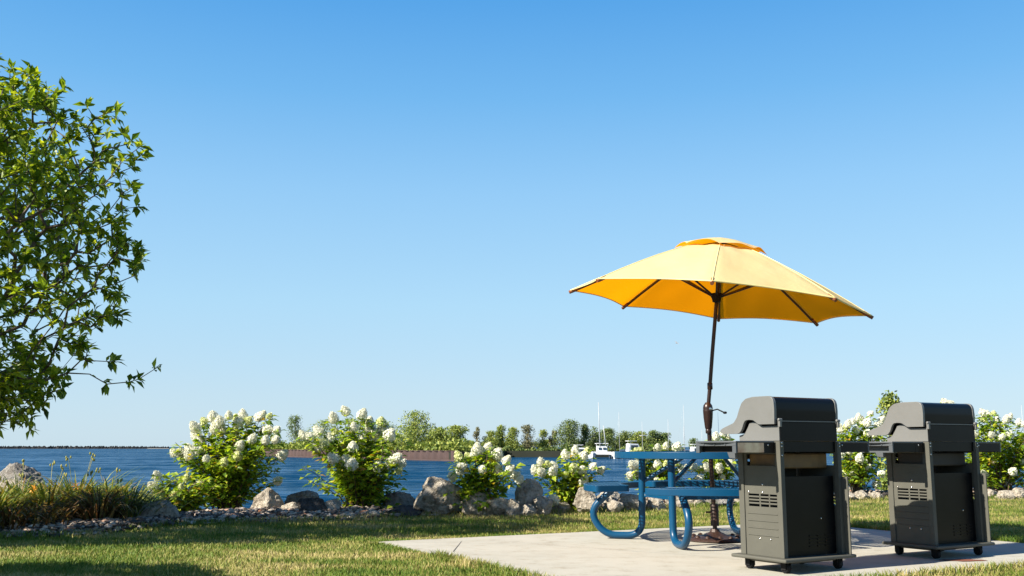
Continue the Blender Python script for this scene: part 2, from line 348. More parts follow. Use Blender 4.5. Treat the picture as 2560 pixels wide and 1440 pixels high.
# ------------------------------------------------------------------ concrete pad
SA = at(973, 1353)[:2]; d1 = at(1843, 1312)[:2] - SA; d1 /= np.linalg.norm(d1); SA = SA - d1 * .12; d2 = np.array([d1[1], -d1[0]])
LEN, WID = 4.75, 3.75
SB, SC, SD = SA + d1 * LEN, SA + d2 * WID, SA + d1 * LEN + d2 * WID
ZS = 0.002
rc = 0.05
poly = []
for P, a, b in ((SA, d2, d1), (SB, -d1, d2), (SD, -d2, -d1), (SC, d1, -d2)):
    for t in (0, .25, .5, .75, 1):
        q = (P + a * rc) * (1 - t) ** 2 + P * 2 * t * (1 - t) + (P + b * rc) * t * t; poly.append(tuple(q))
slab = MB().prism(poly, -0.12, ZS, lambda p, t: (p[0], p[1], t)).build('pavement', M['concrete'], bevel=0.008)
tag(slab, kind='structure')
def slabpt(a, b, z=ZS): q = SA + d1 * a + d2 * b; return (q[0], q[1], z)
jm = MB()
a0, b0 = at(1133, 1380)[:2], at(1154, 1354)[:2]; dj = (b0 - a0) / np.linalg.norm(b0 - a0); nj = np.array([-dj[1], dj[0]]) * 0.004
jm.add([(*(a0 - nj), ZS + .002), (*(a0 + nj), ZS + .002), (*(b0 + nj * .4), ZS + .002), (*(b0 - nj * .4), ZS + .002)], [(0, 1, 2, 3)])
jm.build('joint', M['joint'], slab)
for k, (a1, b1, a2, b2) in enumerate([(.9, .35, 2.1, 3.2), (1.9, 1.7, 3.2, 1.45), (3.9, .2, 3.7, 2.4)]):   # hairline cracks
    cm = MB(); vs = []; nS = 26
    for i in range(nS + 1):
        f = i / nS; p = SA + d1 * (a1 + (a2 - a1) * f + .05 * mnoise.noise(Vector((f * 6, k, 0)))) + d2 * (b1 + (b2 - b1) * f + .05 * mnoise.noise(Vector((f * 6, k, 5)))); ww = .0016 * (1 - .6 * abs(2 * f - 1))
        vs += [(p[0] - ww, p[1] - ww, ZS + .0022), (p[0] + ww, p[1] + ww, ZS + .0022)]
    cm.add(vs, [(2 * i, 2 * i + 1, 2 * i + 3, 2 * i + 2) for i in range(nS)]).build('crack', M['joint'], slab)
st = MB(); cst = at(2405, 1402)[:2]
st.add([(cst[0] + (0.16 + 0.04 * math.sin(3 * k)) * math.cos(k * math.pi / 9), cst[1] + (0.07 + .02 * math.sin(2 * k)) * math.sin(k * math.pi / 9), ZS + .003) for k in range(18)], [tuple(range(18))])
st.build('stain', M['stain'], slab)

# ------------------------------------------------------------------ grass blades
def inslab(x, y, m=0.0):
    q = np.stack([x, y], 1) - SA; a = q @ d1; b = q @ d2
    return (a > -m) & (a < LEN + m) & (b > -m) & (b < WID + m)
def blades(x, y, hmin, hmax, wd):
    n = len(x); h = rng.uniform(hmin, hmax, n); a = rng.uniform(0, 2 * np.pi, n); l = rng.uniform(0.1, 0.75, n) * h
    ax, ay = np.cos(a), np.sin(a); f = rng.uniform(0, np.pi, n); wx, wy = np.cos(f) * wd, np.sin(f) * wd * 0.5
    z = np.full(n, GZ)
    b0 = np.stack([x - wx, y - wy, z], 1); b1 = np.stack([x + wx, y + wy, z], 1)
    m0 = np.stack([x - wx * .8 + ax * l * .35, y - wy * .8 + ay * l * .35, h * .6 + GZ], 1); m1 = np.stack([x + wx * .8 + ax * l * .35, y + wy * .8 + ay * l * .35, h * .6 + GZ], 1)
    t = np.stack([x + ax * l, y + ay * l, h + GZ], 1)
    V = np.stack([b0, b1, m1, m0, t], 1).reshape(-1, 3); i = np.arange(n)[:, None] * 5
    return V, np.concatenate([i + [0, 1, 2], i + [0, 2, 3], i + [3, 2, 4]], 0)
K = 620000
y = rng.uniform(5.9, 18.5, K); x = rng.uniform(-1, 1, K) * (y * 0.535 + .15)
keep = (rng.uniform(0, 1, K) < (6.2 / y) ** 1.5) & (y < edge_y(x) + 0.06) & ~inslab(x, y, 0.0)
x, y = x[keep], y[keep]
K = 260000      # the rest of the lawn round about, thinner
xo = rng.uniform(-9, 11, K); yo = rng.uniform(1.2, 19, K); ko = (yo < edge_y(xo) + .06) & ~inslab(xo, yo) & ((np.abs(xo) > yo * .535 + .15) | (yo < 5.9))
x, y = np.concatenate([x, xo[ko]]), np.concatenate([y, yo[ko]])
V1, T1 = blades(x, y, 0.018, 0.043, 0.0038)
K = 15000
s = rng.uniform(0, 1, K); side = rng.integers(0, 4, K); off = -np.abs(rng.normal(0, 0.05, K)) + 0.012
P = np.where((side == 0)[:, None], SA + d2 * (s * WID)[:, None] + d1 * off[:, None],
    np.where((side == 1)[:, None], SA + d1 * (s * LEN)[:, None] + d2 * off[:, None],
    np.where((side == 2)[:, None], SC + d1 * (s * LEN)[:, None] - d2 * off[:, None], SB + d2 * (s * WID)[:, None] - d1 * off[:, None])))
hh = np.where(side == 1, 0.5, np.where((side == 0) & (s < .35), .45, 1.0))
V2, T2 = blades(P[:, 0], P[:, 1], 0.035, 0.085, 0.004)
V2[:, 2] = GZ + (V2[:, 2] - GZ) * np.repeat(hh, 5)
K = 9000   # ragged fringe at the planting bed
x = rng.uniform(-5.2, 9.5, K); y = edge_y(x) + rng.normal(0.02, 0.07, K)
V3, T3 = blades(x, y, 0.03, 0.09, 0.004)
Vg = np.concatenate([V1, V2, V3]); Tg = np.concatenate([T1, T2 + len(V1), T3 + len(V1) + len(V2)])
tag(tris('lawn_grass', Vg, Tg, M['grass']), 'short mown lawn grass, green with straw dry patches', 'grass', kind='stuff')

# ------------------------------------------------------------------ leaves
def unit(a): return a / np.maximum(np.linalg.norm(a, axis=-1, keepdims=True), 1e-9)
def leaves(base, dirn, length, width, fold=0.25, droop=0.25):
    """pointed folded leaves; arrays of base points and directions"""
    base = np.asarray(base, float); d = unit(np.asarray(dirn, float)); n = len(base)
    r = unit(np.cross(d, rng.normal(0, 0.35, (n, 3)) + [0, 0, 1])); u = np.cross(r, d)
    L = np.asarray(length).reshape(-1, 1) * np.ones((n, 1)); W = np.asarray(width).reshape(-1, 1) * np.ones((n, 1))
    mid = base + d * L * .5 - u * L * droop * .25
    tip = base + d * L - u * L * droop
    ml = mid - r * W * .5 + u * W * fold; mr = mid + r * W * .5 + u * W * fold
    V = np.stack([base, ml, mid, mr, tip], 1).reshape(-1, 3); i = np.arange(n)[:, None] * 5
    return V, np.concatenate([i + [0, 2, 1], i + [0, 3, 2], i + [2, 4, 1], i + [2, 3, 4]], 0)
def skeleton_tubes(P, par, rad, sides=5):
    c = np.where(par >= 0)[0]; a, b = P[par[c]], P[c]; ra = np.minimum(rad[par[c]], rad[c] * 1.6)[:, None, None]; rb = rad[c][:, None, None]
    d = unit(b - a); ref = np.where(np.abs(d[:, 2:3]) < .9, [[0, 0, 1.0]], [[1.0, 0, 0]]); n = unit(np.cross(d, ref)); m = np.cross(d, n)
    k = np.arange(sides) * 2 * np.pi / sides
    ring = np.cos(k)[None, :, None] * n[:, None] + np.sin(k)[None, :, None] * m[:, None]
    V = np.concatenate([a[:, None] + ring * ra, b[:, None] + ring * rb], 1).reshape(-1, 3)
    j = np.arange(sides); q = np.stack([j, (j + 1) % sides, sides + (j + 1) % sides, sides + j], 1)
    T = (np.arange(len(c))[:, None, None] * 2 * sides + q[None]).reshape(-1, 4)
    return V, T
def grow(targets, stem, step=0.16, wob=0.05, pen=0.25, rtip=0.0028, expo=2.4, rmax=1.0):
    """join every target to the nearest thing already grown, so that limbs fork like a tree's"""
    P = np.zeros((120000, 3)); P[:len(stem)] = np.array(stem, float); N_ = len(stem); DP = np.zeros(120000); par = [-1] + list(range(len(stem) - 1)); DP[:N_] = np.cumsum([0] + [np.linalg.norm(P[i] - P[i - 1]) for i in range(1, N_)])
    tips = []
    root = P[N_ - 1] * 0.6
    for t in targets[np.argsort(np.linalg.norm(targets - root, axis=1))]:
        A = P[:N_]; dist = np.linalg.norm(A - t, axis=1)
        up = np.maximum(0, A[:, 2] - t[2]) * 0.5
        j = int(np.argmin(dist + pen * DP[:N_] + up)); k = max(1, int(dist[j] / step)); a = P[j].copy()
        o = rng.normal(0, wob, 3) * min(1.5, dist[j]); sag = np.array([0, 0, 0.06 * dist[j]])
        last = j
        for q in range(1, k + 1):
            f = q / k; p = a + (t - a) * f + (o + sag) * math.sin(f * math.pi) + (rng.normal(0, wob * .25, 3) if q < k else 0)
            P[N_] = p; par.append(last); DP[N_] = DP[last] + np.linalg.norm(p - P[last]); last = N_; N_ += 1
        tips.append(last)
    P = P[:N_].copy(); par = np.array(par); acc = np.zeros(len(P)); acc[tips] += rtip ** expo
    for i in range(len(P) - 1, 0, -1): acc[par[i]] += acc[i]
    rad = np.minimum(np.maximum(acc, (rtip * .8) ** expo) ** (1 / expo), rmax)
    return P, par, rad, np.array(tips)

# ------------------------------------------------------------------ the tree at the left
TB = np.array([-5.75, 8.55, 0.0])
prof = [(20, 150), (120, 200), (190, 245), (280, 268), (325, 335), (330, 400), (325, 470), (345, 560), (335, 640), (295, 700), (280, 770), (220, 820), (200, 880), (185, 930), (95, 1000), (65, 1045), (25, 1078)]
pz = np.array([atd(a, b, TB[1]) for a, b in prof]); o_ = np.argsort(pz[:, 2]); PZ, PR = pz[o_, 2], (pz[o_, 0] - TB[0])
def crown_targets(n):
    out = []; 
    while len(out) < n:
        z = rng.uniform(0.95, 4.25); r = np.interp(z, PZ, PR) if z < PZ[-1] else PR[-1] * math.sqrt(max(0, 1 - ((z - PZ[-1]) / 0.35) ** 2))
        a = rng.uniform(-np.pi, np.pi); u = rng.uniform(0, 1) ** 0.42
        p = np.array([r * u * math.cos(a) * (.42 if math.cos(a) < 0 else 1), r * u * math.sin(a) * (.62 if math.sin(a) < 0 else .8), z])
        if mnoise.noise(Vector(p * 1.9)) + 0.35 * mnoise.noise(Vector(p * 4.1)) < -0.06 + 0.18 * (u < .5): continue
        out.append(p)
    return np.array(out)
def make_tree(label, loc, n, group=None, sprigs=(), lf=1.0):
    t = thing('broadleaf_tree', loc, label, 'tree', group=group)
    T = crown_targets(n)
    ex = []
    for px, py in sprigs:
        e = atd(px, py, TB[1] + rng.uniform(-.3, .3)) - TB
        for q in range(3): ex.append(e + rng.normal(0, .07, 3) - np.array([.18 * q, 0, .02 * q]))
    if ex: T = np.concatenate([T, np.array(ex)])
    stem = [(0, 0, -.1), (0.02, 0, .35), (-.02, .03, .8), (.03, .02, 1.3), (.0, -.03, 1.9), (.04, 0, 2.5), (0, .02, 3.2)]
    P, par, rad, tips = grow(T, stem)
    rad[:7] = np.maximum(rad[:7], np.linspace(.11, .05, 7))
    V, F = skeleton_tubes(P, par, rad, 6); tris('trunk', V, F, M['bark'], t, True)
    B, D, Ls = [], [], []
    for i in tips:
        d = unit(P[i] - P[par[i]]); k = rng.integers(6, 11)
        for q in range(k):
            v = rng.normal(0, 1, 3); v = unit(v - d * (v @ d)); B.append(P[i] - d * rng.uniform(0, .05)); D.append(d * rng.uniform(.25, .9) + v + [0, 0, .1]); Ls.append(rng.uniform(.06, .126))
    thin = [i for i in range(7, len(P)) if rad[i] < .0075]
    for i in thin:
        for q in range(2):
            if rng.uniform() < .40:
                B.append(P[i] + rng.normal(0, .01, 3)); D.append(unit(P[i] - P[par[i]]) * .5 + rng.normal(0, .7, 3)); Ls.append(rng.uniform(.045, .09))
    Ls = np.array(Ls) * lf; V, F = leaves(np.array(B), np.array(D), Ls, Ls * rng.uniform(.38, .56, len(Ls)), .2, .28)
    tris('crown', V, F, M['tree_leaf'], t)
    return t
make_tree('leafy tree reaching into the sky beside the daylilies at the left', TB, 3800, None,
          [(375, 390), (355, 350), (385, 925), (350, 905), (290, 880), (265, 855), (90, 1075), (45, 1060), (300, 275), (140, 195), (340, 545), (335, 620), (290, 715), (235, 775)])
make_tree('small leafy tree nearest the camera, casting its shade over the front lawn', (-5.75, 4.72, GZ), 2600, lf=1.8).scale = (.6, .6, .6)

# ------------------------------------------------------------------ hydrangeas
def head_mesh(kind, L, Rr, nf, seed):
    r_ = np.random.default_rng(seed)
    t = np.linspace(0.02, 0.98, nf) + r_.normal(0, .01, nf); a = np.arange(nf) * 2.39996 + r_.normal(0, .25, nf)
    rad = Rr * np.sin(np.clip(t, 0, 1) ** 0.62 * np.pi) ** 0.62 * r_.uniform(.80, 1.12, nf)
    c = np.stack([rad * np.cos(a), rad * np.sin(a), t * L], 1); nrm = unit(np.stack([np.cos(a), np.sin(a), (t - .35) * 1.5], 1) + r_.normal(0, .35, (nf, 3)))
    x = unit(np.cross(nrm, r_.normal(0, 1, (nf, 3)))); y = np.cross(nrm, x); s = r_.uniform(.011, .018, nf)[:, None]
    V = []; T = []
    for k in range(4):      # four petals round a centre
        aa = k * np.pi / 2; dx = x * math.cos(aa) + y * math.sin(aa); dy = -x * math.sin(aa) + y * math.cos(aa)
        V += [c, c + (dx * .6 - dy * .45) * s + nrm * s * .3, c + dx * s * 1.1 + nrm * s * .1, c + (dx * .6 + dy * .45) * s + nrm * s * .3]
        T.append([k * 4, k * 4 + 1, k * 4 + 2, k * 4 + 3])
    V = np.stack(V, 1).reshape(-1, 3); i = (np.arange(nf) * 16)[:, None]
    T = np.concatenate([i + t_ for t_ in T], 0)
    kk = np.arange(9) / 8; kr = Rr * .72 * np.sin(np.clip(kk * .96 + .02, 0, 1) ** .62 * np.pi) ** .62; n = 10; b = len(V)
    W = np.array([[kr[i] * math.cos(2 * np.pi * j / n), kr[i] * math.sin(2 * np.pi * j / n), kk[i] * L * .96] for i in range(9) for j in range(n)])
    Q = np.array([[b + i * n + j, b + i * n + (j + 1) % n, b + (i + 1) * n + (j + 1) % n, b + (i + 1) * n + j] for i in range(8) for j in range(n)])
    me = tris('flower_head', np.concatenate([V, W]), np.concatenate([T, Q]), M['floret' if kind == 0 else 'floret_green'])
    m = me.data; bpy.data.objects.remove(me); return m
HEADS = [head_mesh(0, .165, .068, 150, 1), head_mesh(0, .135, .064, 120, 2), head_mesh(0, .17, .070, 170, 3), head_mesh(0, .15, .074, 150, 4), head_mesh(1, .13, .052, 110, 5), head_mesh(1, .115, .058, 100, 6)]
def hydrangea(base, heads, span, label, nfill=26, hs=1.0, leafn=1.0, green=.14, low=0.30):
    """base: point; heads: sight lines to its flower heads; span: (left, right, top) px, bounding the leaves"""
    b = np.array(base); t = thing('hydrangea_bush', b, label, 'bush', group='flowering hydrangea bushes along the bank')
    Y = b[1]; x0 = atd(span[0], span[2], Y)[0] - b[0]; x1 = atd(span[1], span[2], Y)[0] - b[0]; zt = atd(span[0], span[2], Y)[2] - b[2]
    hw = max(-x0, x1)
    ends = []; kinds = []
    for px, py in heads:
        p = atd(px, py, Y) - b; rel = min(1, abs(p[0]) / hw); zz = p[2] / zt
        dy = (rng.uniform(-1, .45) * .55 * hw * math.sqrt(max(.05, 1 - rel ** 2)) - .10) * (0.55 if zz > .8 else 1) - .10 * (zz < .75)
        q = atd(px, py, Y + dy) - b; ends.append(q); kinds.append(1)
    hd = np.array(ends)
    ztop = lambda x: np.interp(x, hd[np.argsort(hd[:, 0]), 0], hd[np.argsort(hd[:, 0]), 2])
    for k in range(nfill):
        for tr in range(30):
            x = rng.uniform(x0, x1) * .95; y = rng.uniform(-1, 1) * hw * .62; z = rng.uniform(low * .6, .95) * zt
            near = hd[np.argsort(np.abs(hd[:, 0] - x))[:5]]
            if z < near[:, 2].max() * .96 and (x / hw) ** 2 + (y / hw / .62) ** 2 < 1: break
        ends.append(np.array([x, y, z])); kinds.append(0)
    SP, SPAR, SR = [], [], []; LB, LD, LL = [], [], []; fi = 0
    for e, kd in zip(ends, kinds):
        foot = np.array([e[0] * .16, e[1] * .2, 0]) + rng.normal(0, .035, 3) * [1, 1, 0]; ln = np.linalg.norm(e - foot); k = 7; prev = -1
        bend = np.array([e[0], e[1], 0]) * -.16; pts = []
        for q in range(k + 1):
            f = q / k; p = foot + (e - foot) * f + bend * math.sin(f * math.pi) + rng.normal(0, .008, 3)
            SP.append(p); SPAR.append(prev); SR.append(.0075 * (1 - .6 * f)); prev = len(SP) - 1; pts.append(p)
        pts = np.array(pts); d = unit(pts[-1] - pts[-2])
        nl = int((44 if kd else 46) * leafn * min(1.3, ln / .8))
        for q in range(nl):
            f = rng.uniform(low + .1, .97) ** .8 if kd else rng.uniform(max(.15, low), 1.0) ** .8; i = min(k - 1, int(f * k)); p = pts[i] + (pts[i + 1] - pts[i]) * (f * k - i)
            a = q * 1.57 + rng.uniform(-.5, .5); v = np.array([math.cos(a), math.sin(a), rng.uniform(-.15, .55)])
            LB.append(p + v * rng.uniform(.01, .06)); LD.append(v + [0, 0, rng.uniform(-.3, .2)]); LL.append(rng.uniform(.06, .125))
        if kd:
            mi = rng.integers(4, 6) if rng.uniform() < green else rng.integers(0, 4)
            h = bpy.data.objects.new('flower_head', HEADS[int(mi)]); link(h, t)
            dd = Vector(unit(d + np.array([e[0] * .3, -.25, .25]) + rng.normal(0, .22, 3))); sc = hs * rng.uniform(.74, 1.04)
            h.rotation_euler = dd.to_track_quat('Z', 'Y').to_euler(); h.scale = (sc,) * 3
            h.location = Vector(e) - dd * .5 * .15 * sc
    V, F = skeleton_tubes(np.array(SP), np.array(SPAR), np.array(SR), 5); tris('stem', V, F, M['hyd_stem'], t, True)
    LL = np.array(LL); V, F = leaves(np.array(LB), np.array(LD), LL, LL * .56, .18, .35)
    tris('foliage', V, F, M['hyd_leaf'], t)
    return t
def zc(pts, ox, oy, s): return [(ox + a / s, oy + b / s) for a, b in pts]
B1 = zc([(665, 225), (775, 185), (850, 235), (955, 175), (1030, 185), (1110, 185), (1065, 235), (1185, 220), (1290, 190), (1420, 170), (575, 305), (590, 415), (640, 465), (800, 320), (890, 340), (1020, 330), (1400, 335), (1370, 440), (1220, 435), (1490, 440), (1500, 330), (1080, 510), (335, 590), (420, 600), (510, 550), (500, 625), (655, 560), (700, 650), (905, 680), (1040, 620), (560, 580), (1560, 620), (620, 955), (1510, 905), (1060, 620), (1330, 170)], 360, 1000, 4.5)
B2 = zc([(735, 125), (925, 165), (600, 200), (1140, 225), (255, 395), (325, 400), (430, 350), (610, 340), (835, 305), (1000, 250), (1020, 320), (1170, 335), (1080, 385), (1240, 385), (935, 440), (700, 480), (820, 520), (420, 530), (560, 440), (480, 470), (600, 655), (740, 675), (810, 715), (1105, 740), (1265, 690), (1330, 640), (1350, 780), (1380, 700)], 700, 1000, 4.5)
B3 = zc([(690, 560), (660, 590), (580, 630), (810, 530), (510, 745), (500, 780), (750, 770), (890, 650), (920, 600), (920, 780), (1020, 680), (1060, 780), (1130, 850), (470, 620), (1170, 885), (410, 860), (880, 690)], 1040, 1000, 4.5)
B4 = zc([(1680, 610), (1790, 580), (1930, 560), (1890, 620), (1405, 700), (1340, 790), (1410, 810), (1480, 710), (1550, 740), (1770, 745), (1870, 780), (1890, 910), (1540, 790), (1680, 830), (2080, 790), (1550, 1120), (2000, 740)], 1040, 1000, 4.5)
B5 = zc([(490, 625), (545, 620), (460, 710), (525, 700), (545, 490), (515, 495), (700, 480), (770, 465), (700, 610), (770, 610), (660, 670), (860, 600), (920, 660), (690, 760), (870, 470), (590, 560), (480, 520)], 1440, 980, 3.43)
B6 = zc([(1080, 670), (1120, 640), (1225, 650), (1250, 740), (1200, 375), (1260, 360), (1300, 385), (1010, 640), (1050, 740), (1330, 600), (1150, 560)], 1440, 980, 3.43)
B7 = zc([(230, 420), (180, 450), (330, 420), (270, 520), (400, 430), (520, 460), (150, 480), (90, 500), (400, 550), (105, 790), (205, 780), (365, 885), (405, 935), (155, 1035), (330, 1000), (240, 1000), (560, 1010), (310, 830), (270, 910), (70, 990), (510, 1130), (300, 380), (560, 400), (440, 330), (480, 560)], 2080, 960, 4.5)
B8 = zc([(1690, 310), (1820, 320), (1850, 400), (1960, 400), (2000, 370), (2100, 430), (2000, 560), (1795, 570), (1910, 600), (2130, 590), (1950, 690), (2110, 740), (1810, 870), (1715, 1010), (2040, 980), (2140, 880), (1990, 1110), (2170, 450), (1700, 380), (1750, 340), (1260, 195), (1340, 220), (1560, 330), (1600, 560), (1640, 760), (2230, 520), (2260, 700), (2300, 420), (2280, 900)], 2080, 960, 4.5)
hydrangea(at(570, 1272), B1, (425, 715, 1040), 'largest white hydrangea bush, with a low bright green one at its left foot', 76, low=.10)
B0 = zc([(480, 865), (90, 965), (145, 850), (340, 1060), (200, 1110), (60, 1080), (420, 960)], 360, 1000, 4.5)
hydrangea(at(452, 1280), B0, (362, 560, 1172), 'low bright green hydrangea with few blooms between daylilies and largest bush', 60, .85, 1.25, .6, .06)
hydrangea(at(895, 1280), B2, (748, 1022, 1030), 'upright white hydrangea bush in front of the rust brown sheet pile wall', 56, low=.11)
hydrangea(at(1195, 1285), B3, (1098, 1298, 1115), 'white hydrangea bush half hiding the biggest pale boulder', 30, .95, low=.12)
hydrangea(at(1420, 1276), B4, (1338, 1495, 1118), 'yellow green hydrangea bush between the peaked boulder and the blue bench', 30, .92, green=.35, low=.14)
hydrangea(at(1650, 1258), B5, (1568, 1720, 1108), 'white hydrangea bush seen under the left half of the blue table', 22, .95)
hydrangea(at(1795, 1254), B6, (1730, 1850, 1085), 'white hydrangea bush seen beyond the umbrella pole and braces', 18, .95)
hydrangea(at(2140, 1240), B7, (2085, 2225, 1040), 'white hydrangea bush showing in the gap between the two grills', 34, .95)
hydrangea(at(2500, 1236), B8, (2360, 2620, 1022), 'white hydrangea bush to the right of the farther grill', 52, .95)

# ------------------------------------------------------------------ daylilies
def daylily(base, n, L, label, dry=False, flowers=0, pods=3):
    b = np.array(base); t = thing('daylily_clump', b, label, 'plant', group='daylily clumps in the gravel bed')
    Vs, Fs = [], []
    for k in range(n):
        a = rng.uniform(0, 2 * np.pi); ln = L * rng.uniform(.6, 1.1); out = rng.uniform(.25, 1.15) * ln; r0 = abs(rng.normal(0, .15)); wd = rng.uniform(.007, .013)
        s = 5; p0 = np.array([math.cos(a) * r0, math.sin(a) * r0, 0]); dr = np.array([math.cos(a), math.sin(a), 0]); sd = np.array([-dr[1], dr[0], 0]); b0 = len(Vs)
        dp = rng.uniform(.25, 1.05)
        for q in range(s + 1):
            f = q / s; p = p0 + dr * out * f ** 1.5 + np.array([0, 0, ln * (f - dp * f ** 3 * .75)]) * .92; w_ = wd * (1 - f ** 2.5 * .95)
            Vs += [p - sd * w_, p + sd * w_]
        Fs += [[b0 + 2 * q, b0 + 2 * q + 1, b0 + 2 * q + 3, b0 + 2 * q + 2] for q in range(s)]
    tris('foliage', np.array(Vs), np.array(Fs), M['lily_dry' if dry else 'lily_leaf'], t)
    for k in range(pods):
        a = rng.uniform(0, 6.28); h = L * rng.uniform(.75, .98); tip = Vector((math.cos(a) * .14, math.sin(a) * .14, h))
        m = MB().tube([(0, 0, 0), tip * .5 + Vector((0, 0, .04)), tip], [.004, .003, .0025], 5)
        for q in range(4):
            o = Vector((rng.normal(0, .018), rng.normal(0, .018), rng.normal(-.01, .015)))
            m.lathe([(.002, -.016), (.010, -.004), (.011, .006), (.003, .02)], tip + o, 6)
        m.build('seed_stalk', M['lily_pod'], t)
    for k in range(flowers):
        a = rng.uniform(3.6, 5.8); tip = np.array([math.cos(a) * .22, math.sin(a) * .22, L * rng.uniform(.45, .58)])
        dd = unit(np.array([math.cos(a), math.sin(a), .5])); v1 = unit(np.cross(dd, [0, 0, 1])); v2 = np.cross(v1, dd)
        ang = np.arange(6) * np.pi / 3; D = dd * .55 + np.cos(ang)[:, None] * v1 + np.sin(ang)[:, None] * v2
        V, F = leaves(np.repeat(tip[None], 6, 0), D, np.full(6, .062), np.full(6, .032), .2, .25); tris('flower', V, F, M['lily_flower'], t)
L_ = 'daylily clump '
for px, py, n, L, dry, fl, pods, lab in [
    (-35, 1318, 190, .56, False, 0, 2, L_ + 'cut by the left edge of the picture'),
    (45, 1300, 230, .60, False, 0, 2, L_ + 'with long dark green blades right in front of the half hidden boulder'),
    (118, 1306, 230, .58, False, 1, 3, L_ + 'bearing one orange bloom low on its near side'),
    (95, 1322, 110, .36, True, 0, 0, 'low withered daylily clump of rusty brown blades at the gravel'),
    (190, 1298, 240, .66, False, 1, 3, L_ + 'tallest of all, with an orange bloom and many seed stalks'),
    (245, 1312, 170, .52, True, 0, 1, 'dry orange brown daylily clump in the middle of the row'),
    (275, 1296, 210, .60, False, 0, 2, L_ + 'olive green, behind the dry orange brown clump'),
    (318, 1304, 170, .50, False, 0, 1, L_ + 'at the end of the row nearest the big hydrangea'),
    (20, 1328, 120, .36, True, 0, 0, 'short brown daylily clump at the lawn corner of the gravel')]:
    daylily(at(px, py), int(n * 2.3), L * 1.10, lab, dry, fl, pods)
# ------------------------------------------------------------------ rocks and gravel
def rock_mesh(seed, sx, sy, sz, sub=4, npl=26, rough=.055):
    r_ = random.Random(seed); bm = bmesh.new(); bmesh.ops.create_icosphere(bm, subdivisions=sub, radius=1)
    pl = []
    for i in range(npl):
        v = Vector((r_.gauss(0, 1), r_.gauss(0, 1), r_.gauss(0, 1))).normalized(); pl.append((v, r_.uniform(.50, .86)))
    off = Vector((seed * 3.1, seed * 1.7, 0))
    for v in bm.verts:
        d = v.co.normalized(); k = 1.0
        for nn, h in pl:
            q = nn.dot(d)
            if q > .05: k = min(k, h / q)
        k += rough * mnoise.noise(d * 2.3 + off) + rough * .8 * mnoise.noise(d * 6 + off) + rough * .5 * mnoise.noise(d * 14 + off)
        v.co = Vector((d.x * k * sx, d.y * k * sy, d.z * k * sz))
    me = bpy.data.meshes.new('boulder'); bm.to_mesh(me); bm.free()
    return me
def boulder(box, label, seed, mat='rock', group=None, dz=0.0, depth=.8, back=.4, base=None):
    x0, y0, x1, y1 = box; p = at((x0 + x1) / 2, base or y1); px_m = p[1] / FPX * 1.03
    wd, ht = (x1 - x0) * px_m, (y1 - y0) * px_m; b = np.array(p) + [0, wd * depth * back, 0]
    zt = atd((x0 + x1) / 2, y0, b[1])[2]; zb = -.06; ht = zt - zb
    me = rock_mesh(seed, wd * .66, wd * depth * .66, ht * .68, 5 if wd > .45 else 4); me.materials.append(M[mat])
    o = bpy.data.objects.new('boulder', me); link(o); o.location = (b[0], b[1], (zt + zb) / 2); o.rotation_euler = (0, 0, 0)
    return tag(o, label, 'rock', group or 'boulders along the bank')
boulder((-50, 1163, 95, 1240), 'grey boulder rising behind the daylilies at the far left', 11, 'rock_grey', base=1262)
boulder((-30, 1196, 66, 1250), 'pale low rock just behind the leftmost daylilies', 12, base=1284)
boulder((620, 1226, 700, 1282), 'white speckled rock under the right side of the largest hydrangea', 13)
boulder((703, 1222, 800, 1262), 'smooth grey slab of rock by the water between the two biggest hydrangeas', 14, 'rock_grey', base=1270)
boulder((698, 1254, 752, 1284), 'small pale wedge of rock leaning on the black boulder', 15, base=1286)
boulder((730, 1248, 812, 1290), 'black boulder between the two biggest hydrangeas', 16, 'rock_dark')
boulder((790, 1248, 850, 1288), 'broken pale rock behind the stems of the upright hydrangea', 17)
boulder((948, 1228, 1030, 1276), 'rounded grey boulder right of the upright hydrangea', 18, 'rock_grey', base=1280)
boulder((960, 1266, 1046, 1290), 'dark low rock beside the biggest boulder', 19, 'rock_dark')
boulder((1038, 1186, 1158, 1288), 'biggest pale boulder, tall and mottled, at the lawn edge', 20, depth=.7)
boulder((1148, 1228, 1225, 1288), 'pale rock behind the hydrangea against the biggest boulder', 21)
boulder((1195, 1236, 1275, 1288), 'sunlit rock between the half hidden hydrangea and the peaked boulder', 22)
boulder((1256, 1250, 1300, 1288), 'small white block at the foot of the peaked boulder', 23)
boulder((1282, 1206, 1352, 1284), 'peaked boulder standing alone against the blue water', 24, depth=.8)
boulder((1292, 1258, 1340, 1287), 'little pale stone in front of the peaked boulder', 25)
boulder((1328, 1234, 1388, 1286), 'sloping pale boulder on the right flank of the peaked one', 26)
boulder((1370, 1252, 1432, 1280), 'brown rock behind the stems of the yellow green hydrangea', 27, 'rock_grey')
boulder((1440, 1226, 1506, 1282), 'pale slanting rock left of the blue bent table leg', 28)
boulder((1490, 1222, 1552, 1262), 'pale boulder behind the curve of the blue bent table leg', 29, base=1270)
boulder((1512, 1248, 1562, 1280), 'low pale stone framed by the blue bent table leg', 30)
boulder((1546, 1230, 1608, 1274), 'big pale rock inside the loop of the blue bent table leg', 31)
boulder((1612, 1240, 1672, 1272), 'pale rock between the two nearest blue table legs', 32)
boulder((1668, 1240, 1722, 1268), 'pale rock seen past the front blue table leg', 33)
boulder((1716, 1234, 1762, 1264), 'cream rock left of the brown umbrella pole', 34)
boulder((1768, 1240, 1836, 1264), 'grey rock right of the brown umbrella pole', 35, 'rock_grey')
boulder((1836, 1234, 1910, 1260), 'rock behind the nearer grill', 36)
